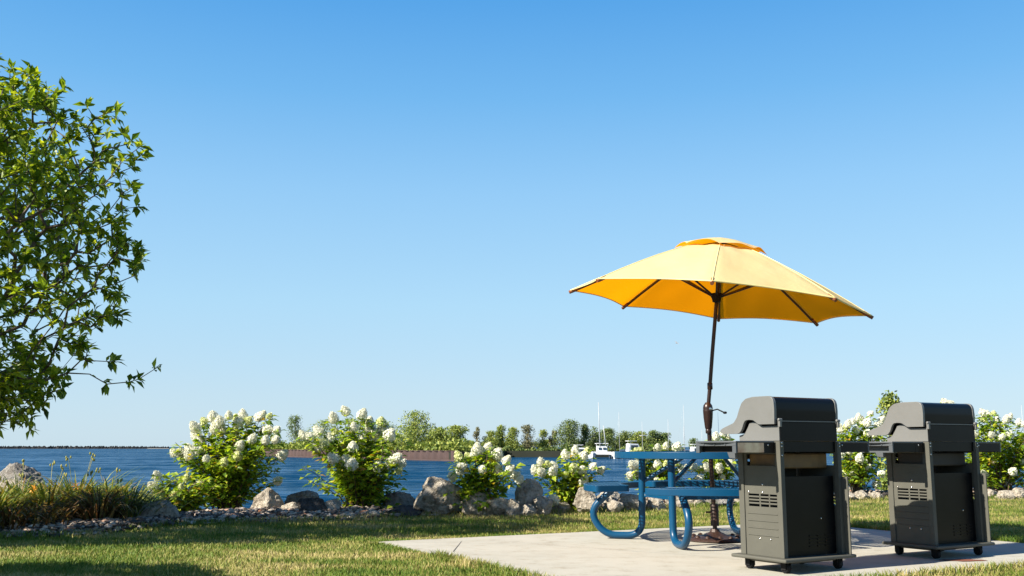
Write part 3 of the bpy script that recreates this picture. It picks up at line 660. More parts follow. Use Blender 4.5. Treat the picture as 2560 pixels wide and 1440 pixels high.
for i, (x0, y0, x1, y1) in enumerate([(2096, 1224, 2140, 1250), (2136, 1228, 2180, 1249), (2172, 1226, 2216, 1248), (2462, 1222, 2500, 1244), (2496, 1226, 2536, 1246), (2530, 1222, 2580, 1245)]):
    boulder((x0, y0, x1, y1), 'small pale rock at the foot of the hydrangeas behind the grills', 40 + i, group='small rocks behind the grills')
for i in range(34):    # riprap running down to the water
    px = rng.uniform(380, 2600); x = at(px, 1285)[0]; s = rng.uniform(.18, .42); yy = float(edge_y(x)) + rng.uniform(1.5, 2.9)
    me = rock_mesh(100 + i, s, s * rng.uniform(.7, 1), s * rng.uniform(.5, .75), 3); me.materials.append(M[['rock', 'rock_grey'][i % 2]])
    o = bpy.data.objects.new('riprap_rock', me); link(o); o.location = (x, yy, .0 - max(0, yy - edge_y(x) - 1.9) * .7); o.rotation_euler = (0, 0, rng.uniform(0, 6))
    tag(o, 'rough rock on the slope down to the lake behind the bushes', 'rock', 'riprap on the lake slope')
for i, px in enumerate([870, 925, 1000, 1075, 1180, 1215, 1250, 1345, 1395, 1455, 1520, 1590, 1640, 1700, 1750, 1805]):
    p = at(px + rng.uniform(-8, 8), np.interp(px, [a for a, _ in _e], [b for _, b in _e]) - 1.5); s = rng.uniform(.07, .15)
    me = rock_mesh(200 + i, s, s * .7, s * rng.uniform(.35, .55), 3); me.materials.append(M['rock'])
    o = bpy.data.objects.new('edging_stone', me); link(o); o.location = (p[0], p[1] + .05, .03); o.rotation_euler = (0, 0, rng.uniform(-.4, .4))
    tag(o, 'flat pale stone lying along the back edge of the lawn', 'stone', 'edging stones of the lawn')
K = 11500
xg = np.concatenate([rng.uniform(-5.4, -.6, 8000), rng.uniform(-.8, 9.6, K - 8000)]); og = np.where(xg < -.7, rng.uniform(-.03, 1.9, K), rng.uniform(.0, 1.8, K)); yg = edge_y(xg) + og
sg = rng.uniform(.011, .034, K) * np.where(rng.uniform(0, 1, K) < .07, 1.9, 1)
bm = bmesh.new(); bmesh.ops.create_icosphere(bm, subdivisions=1, radius=1); bv = np.array([v.co[:] for v in bm.verts]); bf = np.array([[v.index for v in f.verts] for f in bm.faces]); bm.free()
nb = len(bv); Vp = bv[None] * rng.uniform(.75, 1.15, (K, nb, 1)); ax = np.stack([rng.uniform(.8, 1.6, K), rng.uniform(.7, 1.1, K), rng.uniform(.4, .75, K)], 1)
Vp = Vp * (ax * sg[:, None])[:, None, :]; ca, sa = np.cos(rng.uniform(0, 6.3, K)), np.sin(rng.uniform(0, 6.3, K)); ca, sa = ca / np.hypot(ca, sa), sa / np.hypot(ca, sa)
X = Vp[..., 0] * ca[:, None] - Vp[..., 1] * sa[:, None]; Yp = Vp[..., 0] * sa[:, None] + Vp[..., 1] * ca[:, None]
zg = np.interp(og, [r[0] for r in rows], [r[1] for r in rows]) + rng.uniform(.0, .035, K)
Vp = np.stack([X + xg[:, None], Yp + yg[:, None], Vp[..., 2] + zg[:, None]], -1).reshape(-1, 3)
tag(tris('gravel', Vp, (bf[None] + (np.arange(K) * nb)[:, None, None]).reshape(-1, 3), M['pebble']), 'river gravel mulch of the planting bed', 'gravel', kind='stuff')

# ------------------------------------------------------------------ picnic table
TC = np.array([1.73, 8.80]); tb = thing('picnic_table', (TC[0], TC[1], ZS), 'round blue picnic table with curved seats on bent tube legs, pierced by the umbrella pole', 'table')
def strip(mb, a, b, w, z, th=.003):
    d = np.array(b) - np.array(a); L = np.linalg.norm(d); nn = np.array([-d[1], d[0]]) / L * w / 2
    q = [a - nn, b - nn, b + nn, a + nn]
    vs = [(p[0], p[1], z) for p in q] + [(p[0], p[1], z + th) for p in q]
    mb.add(vs, [(3, 2, 1, 0), (4, 5, 6, 7), (0, 1, 5, 4), (1, 2, 6, 5), (2, 3, 7, 6), (3, 0, 4, 7)])
def lattice(mb, inside, ext, z, pitch=.034, w=.012, ang=(R(32), R(-32)), step=.012):
    for a in ang:
        d = np.array([math.cos(a), math.sin(a)]); nn = np.array([-d[1], d[0]])
        for k in range(int(-ext / pitch), int(ext / pitch) + 1):
            o = nn * k * pitch; t = np.arange(-ext, ext, step); P = o + d * t[:, None]; ok = inside(P); i = 0
            while i < len(t):
                if ok[i]:
                    j = i
                    while j + 1 < len(t) and ok[j + 1]: j += 1
                    if j > i: strip(mb, P[i], P[j], w, z)
                    i = j + 1
                else: i += 1
RT, ZT = .832, .752
top = MB(); lattice(top, lambda P: (np.hypot(P[:, 0], P[:, 1]) < RT - .004) & (np.hypot(P[:, 0], P[:, 1]) > .035), RT, ZT - .006)
top.lathe([(.035, ZT - .01), (.07, ZT - .01), (.07, ZT), (.035, ZT)], n=24)
tt = top.build('tabletop', M['blue'], tb)
def ring(r0, z0, z1, th, a0, a1, n, closed):
    m = MB(); vs = []
    for i in range(n + 1):
        a = a0 + (a1 - a0) * i / n; c, s = math.cos(a), math.sin(a)
        for r, z in ((r0, z0), (r0 + th, z0), (r0 + th, z1), (r0, z1)): vs.append((r * c, r * s, z))
    m.add(vs, [(i * 4 + k, i * 4 + (k + 1) % 4, i * 4 + 4 + (k + 1) % 4, i * 4 + 4 + k) for i in range(n) for k in range(4)], True)
    return m
ring(RT - .012, ZT - .052, ZT + .004, .014, 0, 2 * math.pi, 72, True).build('rim', M['blue'], tt, bevel=.004)
LEGV, LEGO = [], []
legs = [(np.array(at(1609, 1349)[:2]), np.array([-.975, .22])), (np.array(at(1683, 1367)[:2]), np.array([.13, -.99]))]
legs += [(2 * TC - legs[0][0], -legs[0][1]), (np.array([2.11, 9.23]), np.array([-.10, .995]))]
leg_ang = []
for O, d in legs:
    o2 = O - TC; P = lambda s, z: (o2[0] + d[0] * s, o2[1] + d[1] * s, z)
    path = fillet([P(0, ZT - .055), P(0.01, .035), P(.30, .034), P(.455, .20), P(.25, .40), P(.215, .425)], [.14, .16, .20, .04], 8)
    path = fillet([P(0, ZT - .012), P(0.012, .032), P(.345, .032), P(.475, .235), P(.27, .425)], [.13, .15, .17], 9)
    MB().tube(path, .030, 16).build('leg', M['blue'], tb)
    LEGV.append(o2); LEGO.append(np.array(P(.27, 0)[:2]))
# seats: four arcs of a ring
RI, RO, ZSEAT = .79, 1.10, .478
cen = [R(165), R(266), R(345), R(86)]
for c in cen:
    h = R(35); a0, a1 = c - h, c + h
    def ins(P, c=c, h=h):
        r = np.hypot(P[:, 0], P[:, 1]); a = np.abs((np.arctan2(P[:, 1], P[:, 0]) - c + np.pi) % (2 * np.pi) - np.pi)
        return (r > RI) & (r < RO) & (a < h)
    m = MB(); lattice(m, ins, 1.12, ZSEAT - .008); seat = m.build('seat', M['blue'], tb)
    # one rim bent right round the seat, with rounded corners
    rc_ = .06; loop = []
    def pol(r, a): return Vector((r * math.cos(a), r * math.sin(a), 0))
    for i in range(19): loop.append(pol(RO, a0 + rc_ / RO + (a1 - a0 - 2 * rc_ / RO) * i / 18))
    loop += fillet([loop[-1], pol(RO, a1), pol(RO - rc_, a1)], .06, 5)[1:]
    q = [pol(RI, a1 - rc_ / RI - (a1 - a0 - 2 * rc_ / RI) * i / 14) for i in range(15)]
    loop += fillet([pol(RI + rc_, a1), pol(RI, a1), q[0]], .06, 5) + q[1:]
    loop += fillet([q[-1], pol(RI, a0), pol(RI + rc_, a0)], .06, 5)[1:]
    loop += fillet([pol(RO - rc_, a0), pol(RO, a0), loop[0]], .06, 5)[:-1]
    n = len(loop); m = MB(); vs = []
    for i in range(n):
        t = (loop[(i + 1) % n] - loop[i - 1]).normalized(); nn = Vector((t.y, -t.x, 0)) * .006
        for sgn, z in ((-1, ZSEAT - .052), (1, ZSEAT - .052), (1, ZSEAT), (-1, ZSEAT)): vs.append(loop[i] + nn * sgn + Vector((0, 0, z)))
    m.add(vs, [(i * 4 + k, i * 4 + (k + 1) % 4, ((i + 1) % n) * 4 + (k + 1) % 4, ((i + 1) % n) * 4 + k) for i in range(n) for k in range(4)], True)
    m.build('rim', M['blue'], seat, bevel=.003)
    m = MB(); m.tube([pol(RI + .03, c + .30) + Vector((0, 0, ZSEAT - .036)), pol(RO - .03, c + .30) + Vector((0, 0, ZSEAT - .036))], .014, 8)
    m.tube([pol(RI + .03, c - .30) + Vector((0, 0, ZSEAT - .036)), pol(RO - .03, c - .30) + Vector((0, 0, ZSEAT - .036))], .014, 8)
    m.build('bracket', M['blue'], seat)
for i in range(4):
    v = LEGV[i]; d = v / np.linalg.norm(v)
    MB().tube([(*(v * .98), .50), (*(v * .30), ZT - .014)], .017, 10).build('brace', M['blue'], tb)
    a, b = LEGV[i], LEGV[(i + 1) % 4]; e = (b - a); 
    m = MB(); a_, b_ = a + e * .06, b - e * .06; zz = .385
    nn = np.array([-e[1], e[0]]) / np.linalg.norm(e) * .004
    m.add([(*(a_ - nn), zz - .018), (*(b_ - nn), zz - .018), (*(b_ - nn), zz + .018), (*(a_ - nn), zz + .018), (*(a_ + nn), zz - .018), (*(b_ + nn), zz - .018), (*(b_ + nn), zz + .018), (*(a_ + nn), zz + .018)],
          [(0, 1, 2, 3), (7, 6, 5, 4), (0, 4, 5, 1), (3, 2, 6, 7), (0, 3, 7, 4), (1, 5, 6, 2)])
    tbar = m.build('tie_bar', M['blue'], tb)
    for q_ in (a_ + e * .03, b_ - e * .03): MB().lathe([(.001, -.012), (.009, -.010), (.009, .010), (.001, .012)], (q_[0], q_[1], zz), 10, 'y').build('bolt', M['chrome'], tbar)

# ------------------------------------------------------------------ umbrella stand and umbrella
sb = thing('umbrella_stand', (TC[0] + .02, TC[1], ZS), 'round brown cast iron umbrella stand on the concrete under the table', 'umbrella stand')
MB().lathe([(.25, 0), (.262, .010), (.25, .024), (.20, .034), (.12, .042), (.075, .060), (.046, .075), (.036, .10)], n=48).build('base', M['iron'], sb)
for k in range(12):
    a = k * math.pi / 6; MB().lathe([(.001, -.02), (.016, -.014), (.024, 0), (.016, .014), (.001, .02)], (.195 * math.cos(a), .195 * math.sin(a), .034), 10).build('boss', M['iron'], sb)
MB().lathe([(.036, .125), (.036, .30), (.033, .31)], n=20).build('socket', M['iron'], sb)
MB().tube([(-.036, 0, .24), (-.075, 0, .24)], .008, 8).build('screw', M['iron'], sb)
CC = np.array([1.801, 8.70, 2.058]); ub = thing('patio_umbrella', (TC[0] + .02, TC[1], ZS), 'open yellow patio umbrella tilted on its brown pole above the blue table', 'umbrella')
UO = np.array([TC[0] + .02, TC[1], ZS])
axr, ayr, rot = .040, .112, -.218
Mx = np.array([[1, 0, 0], [0, math.cos(axr), -math.sin(axr)], [0, math.sin(axr), math.cos(axr)]]); My = np.array([[math.cos(ayr), 0, math.sin(ayr)], [0, 1, 0], [-math.sin(ayr), 0, math.cos(ayr)]]); MU = My @ Mx
def U(p): return tuple(MU @ np.array(p) + CC - UO)
RU, HU = 1.305, .555
def zprof(r): return HU * (1 - (r / RU) ** 1.3)
pz_ = lambda px, py: atd(px, py, 8.74) - UO
p_cr = pz_(1771.5, 1026); p_jt = pz_(1776, 965)
MB().tube([(0, 0, .10), tuple(p_cr * [1, 0, 1] + [0, -.03, 0])], .0195, 16).build('pole', M['bronze'], ub)
ax_t = np.array(U((0, 0, HU - .01)))
up_pole = MB().tube([tuple(p_cr * [1, 0, 1] + [0, -.03, 0]), tuple(p_jt * [1, 0, 1] + [0, -.04, 0]), tuple(p_jt * .78 * [1, 0, 1] + ax_t * .22 + [0, -.02, 0]), tuple(ax_t)], .0170, 16).build('pole', M['bronze'], ub)
ch = p_cr * [1, 0, 1] + [0, -.03, 0]
hm = MB().lathe([(.022, -.20), (.026, -.19), (.026, -.17), (.024, -.165), (.030, -.15), (.040, -.06), (.043, -.01), (.044, .0), (.041, .01), (.043, .02), (.038, .045), (.026, .062), (.021, .07)], tuple(ch), 24).build('crank_housing', M['bronze'], ub)
c1 = ch + [.04, -.01, 0]; c2 = ch + [.075, -.035, .01]
MB().tube([tuple(c1), tuple(c2), tuple(ch + [.13, -.06, -.02])], .006, 8).tube([tuple(ch + [.128, -.06, -.021]), tuple(ch + [.135, -.10, -.022])], .0105, 10).build('crank_handle', M['black_matt'], hm)
MB().lathe([(.001, -.006), (.012, -.005), (.012, .005), (.001, .006)], tuple(ch + [.012, -.046, .012]), 12, 'y').build('bolt', M['chrome'], hm)
MB().lathe([(.020, -.03), (.0235, -.025), (.0235, .025), (.020, .03)], tuple(p_jt * [1, 0, 1] + [0, -.04, 0]), 16).build('tilt_joint', M['bronze'], ub)
def canopy(r0, r1, zf, sag, nr, na, lift=None, valley=.0):
    V = []
    for s in range(8):
        aA = R(180 + 45 * s) + rot; aB = R(180 + 45 * (s + 1)) + rot
        for i in range(nr + 1):
            r = r0 + (r1 - r0) * i / nr
            for j in range(na + 1):
                t = j / na; x = r * (math.cos(aA) * (1 - t) + math.cos(aB) * t); y = r * (math.sin(aA) * (1 - t) + math.sin(aB) * t)
                k = 1 - sag * math.sin(t * math.pi) * (i / nr) ** 2; z = zf(r * k) - valley * math.sin(t * math.pi) * (r / r1)
                if lift: z += lift(s, t, i / nr)
                V.append(U((x * k, y * k, z)))
    m = (nr + 1) * (na + 1); F2 = [(s * m + i * (na + 1) + j, s * m + i * (na + 1) + j + 1, s * m + (i + 1) * (na + 1) + j + 1, s * m + (i + 1) * (na + 1) + j) for s in range(8) for i in range(nr) for j in range(na)]
    return MB().add(V, F2, True)
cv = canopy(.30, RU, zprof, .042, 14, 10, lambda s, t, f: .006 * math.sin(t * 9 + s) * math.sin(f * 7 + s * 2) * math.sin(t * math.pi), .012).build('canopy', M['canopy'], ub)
def lift(s, t, f):
    return f ** 3 * (.028 * math.sin(t * math.pi) * (1 + .35 * math.sin(s * 2.1)) + .003 * math.sin(t * 9 + s))
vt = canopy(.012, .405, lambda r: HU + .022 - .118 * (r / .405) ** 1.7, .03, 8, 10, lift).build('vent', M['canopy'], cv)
# hems: a doubled band along the canopy edge
hub_z = .05
hem = MB(); seam = MB()
for s in range(8):
    aA = R(180 + 45 * s) + rot; aB = aA + R(45); pts = []
    for j in range(13):
        t = j / 12; k = 1 - .042 * math.sin(t * math.pi); x = RU * (math.cos(aA) * (1 - t) + math.cos(aB) * t); y = RU * (math.sin(aA) * (1 - t) + math.sin(aB) * t)
        pts.append(U((x * k, y * k, zprof(RU * k) - .012 * math.sin(t * math.pi))))
    hem.tube(pts, .0065, 6)
    seam.tube([U((r * math.cos(aA), r * math.sin(aA), zprof(r) + .001)) for r in (.30, .5, .7, .9, 1.1, RU - .01)], .0045, 6)
hem.build('hem', M['hem'], cv); seam.build('seam', M['hem'], cv)
for s in range(8):
    a = R(180 + 45 * s) + rot; c, sn = math.cos(a), math.sin(a)
    rb = MB().tube([U((r * c, r * sn, zprof(r) - .022)) for r in (.04, .3, .55, .8, 1.05, RU - .01)], .010, 8).build('rib', M['rib'], ub)
    MB().tube([U((r * c, r * sn, zprof(r) - .014)) for r in (RU - .07, RU + .012)], .016, 8).build('tip', M['tip'], rb)
    MB().tube([U((.03 * c, .03 * sn, hub_z)), U((.62 * c, .62 * sn, zprof(.62) - .03))], .009, 8).build('strut', M['rib'], rb)
MB().lathe([(.02, -.05), (.036, -.045), (.042, -.01), (.05, 0), (.05, .03), (.022, .036)], U((0, 0, hub_z)), 20).build('hub', M['black_matt'], ub)
MB().lathe([(.02, 0), (.045, .005), (.045, .03), (.02, .035)], U((0, 0, HU - .05)), 20).build('hub', M['black_matt'], ub)

# ------------------------------------------------------------------ gas grills
def grill(loc, rz, label, closed_shelf):
    g = thing('gas_grill', loc, label, 'grill', rz, 'gas grills on the concrete pad')
    W2, D2 = .287, .193
    bp = MB(); bp.box(-W2 - .045, W2 + .045, -D2 - .05, D2 + .05, .074, .096)
    bp.box(-W2 + .03, W2 - .03, -D2 + .03, D2 - .03, .054, .0735)
    bp.build('base_plate', M['grey_panel'], g, bevel=.008)
    for sx in (-1, 1):
        for sy in (-1, 1):
            x, y = sx * (W2 - .045), sy * (D2 - .035)
            c = MB().box(x - .006, x + .006, y - .016, y + .016, .056, .0735).box(x - .026, x - .021, y - .02, y + .02, .022, .0738).box(x + .021, x + .026, y - .02, y + .02, .022, .0738).build('caster', M['black_matt'], g)
            MB().lathe([(.001, -.017), (.027, -.017), (.031, -.012), (.031, .012), (.027, .017), (.001, .017)], (x, y, .031), 20, 'x').build('wheel', M['black_matt'], c)
    for sx in (-1, 1):     # side panels with louvres, grooves and an opening under the shelf
        o = lambda u, t: (sx * (W2 - t) if True else 0)
        m = MB(); bx = lambda t0, t1, y0, y1, z0, z1: m.box(min(sx * (W2 - t0), sx * (W2 - t1)), max(sx * (W2 - t0), sx * (W2 - t1)), y0, y1, z0, z1)
        bx(0, .032, .146, D2, .096, .833); bx(-.002, .034, -D2, -.158, .096, .833)
        if sx > 0: bx(-.001, .010, -D2 - .048, -D2 - .0005, .098, .60)
        T0, T1 = .008, .02
        bx(T0, T1, -.158, .146, .096, .408); bx(T0, T1, -.158, .146, .492, .672); bx(T0, T1, -.158, .146, .752, .833)
        bx(T0, T1, -.158, -.140, .672, .752); bx(T0, T1, .120, .146, .672, .752)
        for y0, y1 in ((-.158, -.140), (-.078, -.068), (.004, .016), (.112, .146)): bx(T0, T1, y0, y1, .408, .492)
        for k in range(3): bx(T0, T1, -.140, .112, .4170 + k * .021 + .0085, .4170 + k * .021 + .0195)
        for k in range(4):
            z = .365 - k * .046; bx(T0 - .004, T0 + .001, -.142, .125, z - .003, z + .003)
        p = m.build('side_panel', M['grey_panel'], g, bevel=.0025)
        for y, z in ((.105, .503), (-.018, .503), (.02, .205), (-.075, .205), (-.02, .553)):
            MB().lathe([(.0072, 0), (.0068, -.003 * 1), (.004, -.006), (.0005, -.007)], (sx * (W2 - T0) if sx < 0 else 0, y, z), 10, 'x').build('bolt', M['chrome'], p) if sx < 0 else None
    m = MB().box(-W2 + .034, W2 - .034, -D2 + .052, -D2 + .062, .098, .605)
    for r_ in range(4):
        for c_ in range(3): m.box(.0 + c_ * .075, .062 + c_ * .075, -D2 + .047, -D2 + .0525, .15 + r_ * .022, .159 + r_ * .022)
    m.build('back_panel', M['black_paint_shade'], g)  # black here puts the shade of the back into the colour
    MB().lathe([(.006, 0), (.005, -.004), (.0005, -.006)], (.12, -D2 + .052, .33), 10, 'y').build('bolt', M['chrome'], g)
    MB().box(-W2 + .033, W2 - .033, -.10, .12, .655, .755).build('drip_tray', M['tray_dark' if closed_shelf else 'rust'], g, bevel=.01)
    MB().box(-W2 + .034, W2 - .034, -D2 + .02, -D2 + .03, .765, .832).build('back_plate', M['black_paint_shade'], g)  # shade on the upper back, put into its black
    for x in (-.004, .004):
        if x < 0: MB().box(-W2 + .04, -.003, D2 - .022, D2 - .004, .10, .70).build('door', M['grey_panel'], g, bevel=.004)
        else: MB().box(.003, W2 - .04, D2 - .022, D2 - .004, .10, .70).build('door', M['grey_panel'], g, bevel=.004)
    cp = MB().prism([(D2 + .002, .715), (D2 + .085, .720), (D2 + .118, .785), (D2 + .05, .832), (D2 + .002, .832)], -W2 + .002, W2 - .002, lambda p, t: (t, p[0], p[1])).build('control_panel', M['grey_shelf'], g, bevel=.006)
    for k in range(3): MB().lathe([(.001, .03), (.018, .028), (.021, 0), (.021, -.01)], (-.15 + k * .15, D2 + .10, .752), 16, 'y').build('knob', M['black_matt'], cp)
    fb = [(-.176, .8345), (.186, .8345), (.186, .872), (.135, .884), (.105, .925), (.085, .958), (.04, .966), (.0, .962), (-.03, .934), (-.176, .936)]
    f_ = MB().prism(fb, -W2 + .014, W2 - .014, lambda p, t: (t, p[0], p[1])).build('firebox', M['grey_cast'], g, bevel=.004)
    MB().box(-W2 + .02, W2 - .02, -.183, -.1775, .836, .955).build('rear_shade_plate', M['black_paint_shade'], f_)  # plate added in black to stand in for the shaded firebox back
    MB().box(-W2 + .016, W2 - .016, -.190, -.184, .960, .966).build('trim', M['grey_cast'], f_)
    for sx in (-1, 1):
        h = MB().box(sx * (W2 - .012) - .010, sx * (W2 - .012) + .010, -.198, -.178, .925, .972).lathe([(.001, -.016), (.009, -.016), (.009, .016), (.001, .016)], (sx * (W2 - .012), -.190, .972), 12, 'x').build('hinge', M['grey_cast'], f_, bevel=.003)
    lp = [(-.166, .943), (-.170, 1.04), (-.166, 1.092), (-.152, 1.117), (-.122, 1.127), (.02, 1.127), (.085, 1.117), (.125, 1.090), (.150, 1.045), (.172, .995), (.205, .958), (.318, .922), (.338, .909), (.336, .896), (.315, .884), (.172, .884), (.150, .890), (.128, .915), (.112, .952), (.095, .972), (.06, .976), (.02, .972), (-.005, .955), (-.025, .943)]
    sm = [tuple(v)[:2] for v in fillet([(a, b, 0) for a, b in lp + [lp[0]]], .012, 3)][:-1]
    cx_, cz_ = .03, 1.02; hood = [(cx_ + (a - cx_) * .985, cz_ + (b - cz_) * .975) for a, b in sm]
    l = MB().prism(hood, -W2 + .006, W2 - .006, lambda p, t: (t, p[0], p[1]), True).build('lid', M['black_paint_shade'], g)
    for sx in (-1, 1):
        a, b = sorted((sx * (W2 - .0065), sx * (W2 + .016))); MB().prism(sm, a, b, lambda p, t: (t, p[0], p[1]), True).build('lid_end_cap', M['grey_cast'], l, bevel=.005)
    MB().tube([(-W2 + .03, .352, .905), (W2 - .03, .352, .905)], .011, 12).build('handle', M['black_matt'], l)
    for sx in (-1, 1):
        L = .345; xa, xb = sx * (W2 + .003), sx * (W2 + L); y0, y1 = -.150, .225
        N = 10; edge = [(xb + sx * .022 * math.sin(math.pi * k / N), y0 + (y1 - y0) * k / N) for k in range(N + 1)]
        s = MB().prism([(xa, y0)] + edge + [(xa, y1)], .8235, .835, lambda p, t: (p[0], p[1], t)).build('side_shelf', M['grey_shelf'], g, bevel=.003)
        m = MB(); q0, q1 = sorted((xb - sx * .016, xb - sx * .001)); m.box(q0, q1, y0 + .002, y1 - .002, .803, .823)
        m.box(q0, q1, y0 + .002, y0 + .035, .758, .8025); m.box(q0, q1, y1 - .035, y1 - .002, .758, .8025)
        for k in range(3): m.box(min(xb, xb + sx * .004), max(xb, xb + sx * .004), y0 + .09 + k * .10, y0 + .098 + k * .10, .807, .822)
        m.build('apron', M['grey_shelf'], s, bevel=.004)
        q0, q1 = sorted((xb - sx * .05, xb - sx * .06)); MB().box(q0, q1, y0 + .012, y1 - .012, .756 if closed_shelf else .764, .800).build('drawer', M['grey_shelf' if closed_shelf else 'black_matt'], s)
        q0, q1 = sorted((xa, xb - sx * .018)); qm0, qm1 = sorted((xb - sx * .018, xa + sx * .095)); qb0, qb1 = sorted((xa, xa + sx * .094))
        MB().box(qm0, qm1, y0 + .002, y0 + .010, .762, .823).build('back_rail', M['black_paint_shade' if (sx > 0 or closed_shelf) else 'stain_steel'], s)  # on the far shelf, black stands in for shade
        br = MB().box(qb0, qb1, y0 + .001, y0 + .014, .758, .823).build('bracket', M['black_paint_shade'], s)
        MB().box(q0, q1, y1 - .012, y1 - .003, .762, .823).build('front_rail', M['grey_shelf'], s)
        MB().lathe([(.006, 0), (.005, -.004), (.0005, -.006)], (xa + sx * .06, y0 + .001, .808), 10, 'y').build('bolt', M['chrome'], br)
    for x, z in ((-W2 + .014, .822), (-W2 + .014, .80), (-W2 + .014, .742), (W2 - .014, .822), (W2 - .014, .80)):
        MB().lathe([(.0055, 0), (.005, -.003), (.0005, -.005)], (x, -D2, z), 10, 'y').build('bolt', M['chrome'], g)
    return g
grill((1.872, 6.815, ZS), R(31.5), 'nearer black and grey gas grill, its shelf end touching the view of the blue table', False)
grill((3.19, 7.66, ZS), R(30.5), 'farther black and grey gas grill, its lower side in the shadow of the other one', True)
# ------------------------------------------------------------------ far side of the harbour
def lake_at(px, py): return at(px, py, LAKE)
wl_ = [(-100, 385), (-83, 328), (-40, 262.5), (-12, 213), (-9, 222), (-2, 292), (20, 286), (48, 290), (62, 330), (80, 600), (-150, 600)]
tag(MB().prism([(x, y) for x, y in wl_], LAKE - .6, -.35, lambda p, t: (p[0], p[1], t)).build('far_shore', M['shore'], bevel=0), kind='structure')
wm = MB(); A, Bq = np.array([-84.0, 325.0]), np.array([-11.2, 212.0]); nW = 190; vs = []
dW = (Bq - A) / np.linalg.norm(Bq - A); oW = np.array([-dW[1], dW[0]]) * -1
for i in range(nW + 1):
    f = i / nW; p = A + (Bq - A) * f + oW * (.35 if (i // 2) % 2 else 0) - oW * .25
    vs += [(p[0], p[1], LAKE - .4), (p[0], p[1], -.16)]
wm.add(vs, [(2 * i, 2 * i + 2, 2 * i + 3, 2 * i + 1) for i in range(nW)])
end = Bq + np.array([6, 14]); wm.add([(vs[-1][0], vs[-1][1], LAKE - .4), (end[0], end[1], LAKE - .4), (end[0], end[1], -.16), (vs[-1][0], vs[-1][1], -.16)], [(0, 1, 2, 3)])
sw = thing('sheet_pile_wall', (0, 0, 0), 'rust brown corrugated sheet pile wall across the water below the trees', 'wall')
wmo = wm.build('piling', M['pile'], sw); wmo.modifiers.new('thick', 'SOLIDIFY').thickness = .15
q = MB(); a_, b_ = A - oW * .45, Bq - oW * .45; c_, e_ = Bq + oW * .25, A + oW * .25
q.prism([tuple(a_), tuple(b_), tuple(c_), tuple(e_)], -.155, -.02, lambda p, t: (p[0], p[1], t)).build('cap', M['pile'], sw)
q = MB(); a_, b_ = A + oW * .2, Bq + oW * .2; c_, e_ = Bq + oW * .75, A + oW * .75
q.prism([tuple(a_), tuple(b_), tuple(c_), tuple(e_)], LAKE - .5, LAKE + .32, lambda p, t: (p[0], p[1], t)).build('footing', M['pile'], sw)

def far_tree(px0, px1, ytop, ybase, dist, label, mat='far_leaf', shape='round', dens=1.0, name='tree', gap=.0, card=None, z0=None):
    cx = (px0 + px1) / 2; top = atd(cx, ytop, dist); bz = -.35 if z0 is None else z0; x = top[0]; h = top[2] - bz; wd = (px1 - px0) * dist / FPX * (1.28 if z0 is None else 1)
    t = thing(name, (x, dist, bz), label, 'tree', group='trees on the far shore' if z0 is None else None)
    m = MB().tube([(0, 0, -.3), (wd * .02, 0, h * .3), (-wd * .03, 0, h * .6), (0, 0, h * .92)], [h * .022, h * .016, h * .010, h * .003], 6)
    for k in range(5):
        a = rng.uniform(0, 6.28); f = rng.uniform(.25, .7); m.tube([(0, 0, h * f), (math.cos(a) * wd * .2, math.sin(a) * wd * .2, h * (f + .12)), (math.cos(a) * wd * .36, math.sin(a) * wd * .36, h * (f + .2))], [h * .008, h * .005, h * .002], 5)
    m.build('trunk', M['bark'], t)
    cs = card or .5; n = int(3400 * max(.35, dens)); nl = int(rng.integers(16, 24)); cl = []
    for k in range(nl):
        f = rng.uniform(.10, 1.0)
        if shape == 'round': pr = math.sin(min(1, f * 1.02) ** .75 * math.pi) ** .6
        elif shape == 'poplar': pr = (1.05 - f) ** .6 * min(1, f * 3)
        else: pr = math.sin(f ** .9 * math.pi) ** .5 * rng.uniform(.5, 1)
        pr = max(.14, pr); a = rng.uniform(0, 6.28); r = wd * .5 * pr * rng.uniform(.15, .95)
        cl.append((r * math.cos(a), r * math.sin(a), h * f * .95, wd * rng.uniform(.17, .30) * (1 - gap)))
    cl.append((0, 0, h * .94, wd * .10))
    cl = np.array(cl); idx = rng.integers(0, len(cl), n); d = unit(rng.normal(0, 1, (n, 3))) * rng.uniform(.25, 1, (n, 1)) ** .5
    c = cl[idx, :3] + d * cl[idx, 3:4] * [1, 1, min(1.3, h / wd)]; ov = c[:, 2] > h * (.9 + .1 * rng.uniform(0, 1, n) ** 2); c[ov, 2] = h * rng.uniform(.3, .85, ov.sum()); c[:, 2] = np.maximum(c[:, 2], h * rng.uniform(0.01, .1, n))
    nr = unit(d * .7 + rng.normal(0, .6, (n, 3)) + [0, 0, .3]); u = unit(np.cross(nr, rng.normal(0, 1, (n, 3)))); v = np.cross(nr, u); s = cs * rng.uniform(.5, 1.1, (n, 1)) * .5
    V = np.stack([c - u * s, c - v * s * .6, c + u * s, c + v * s * .6], 1).reshape(-1, 3)
    tris('crown', V, np.arange(4 * n).reshape(-1, 4), M[mat], t)
    return t
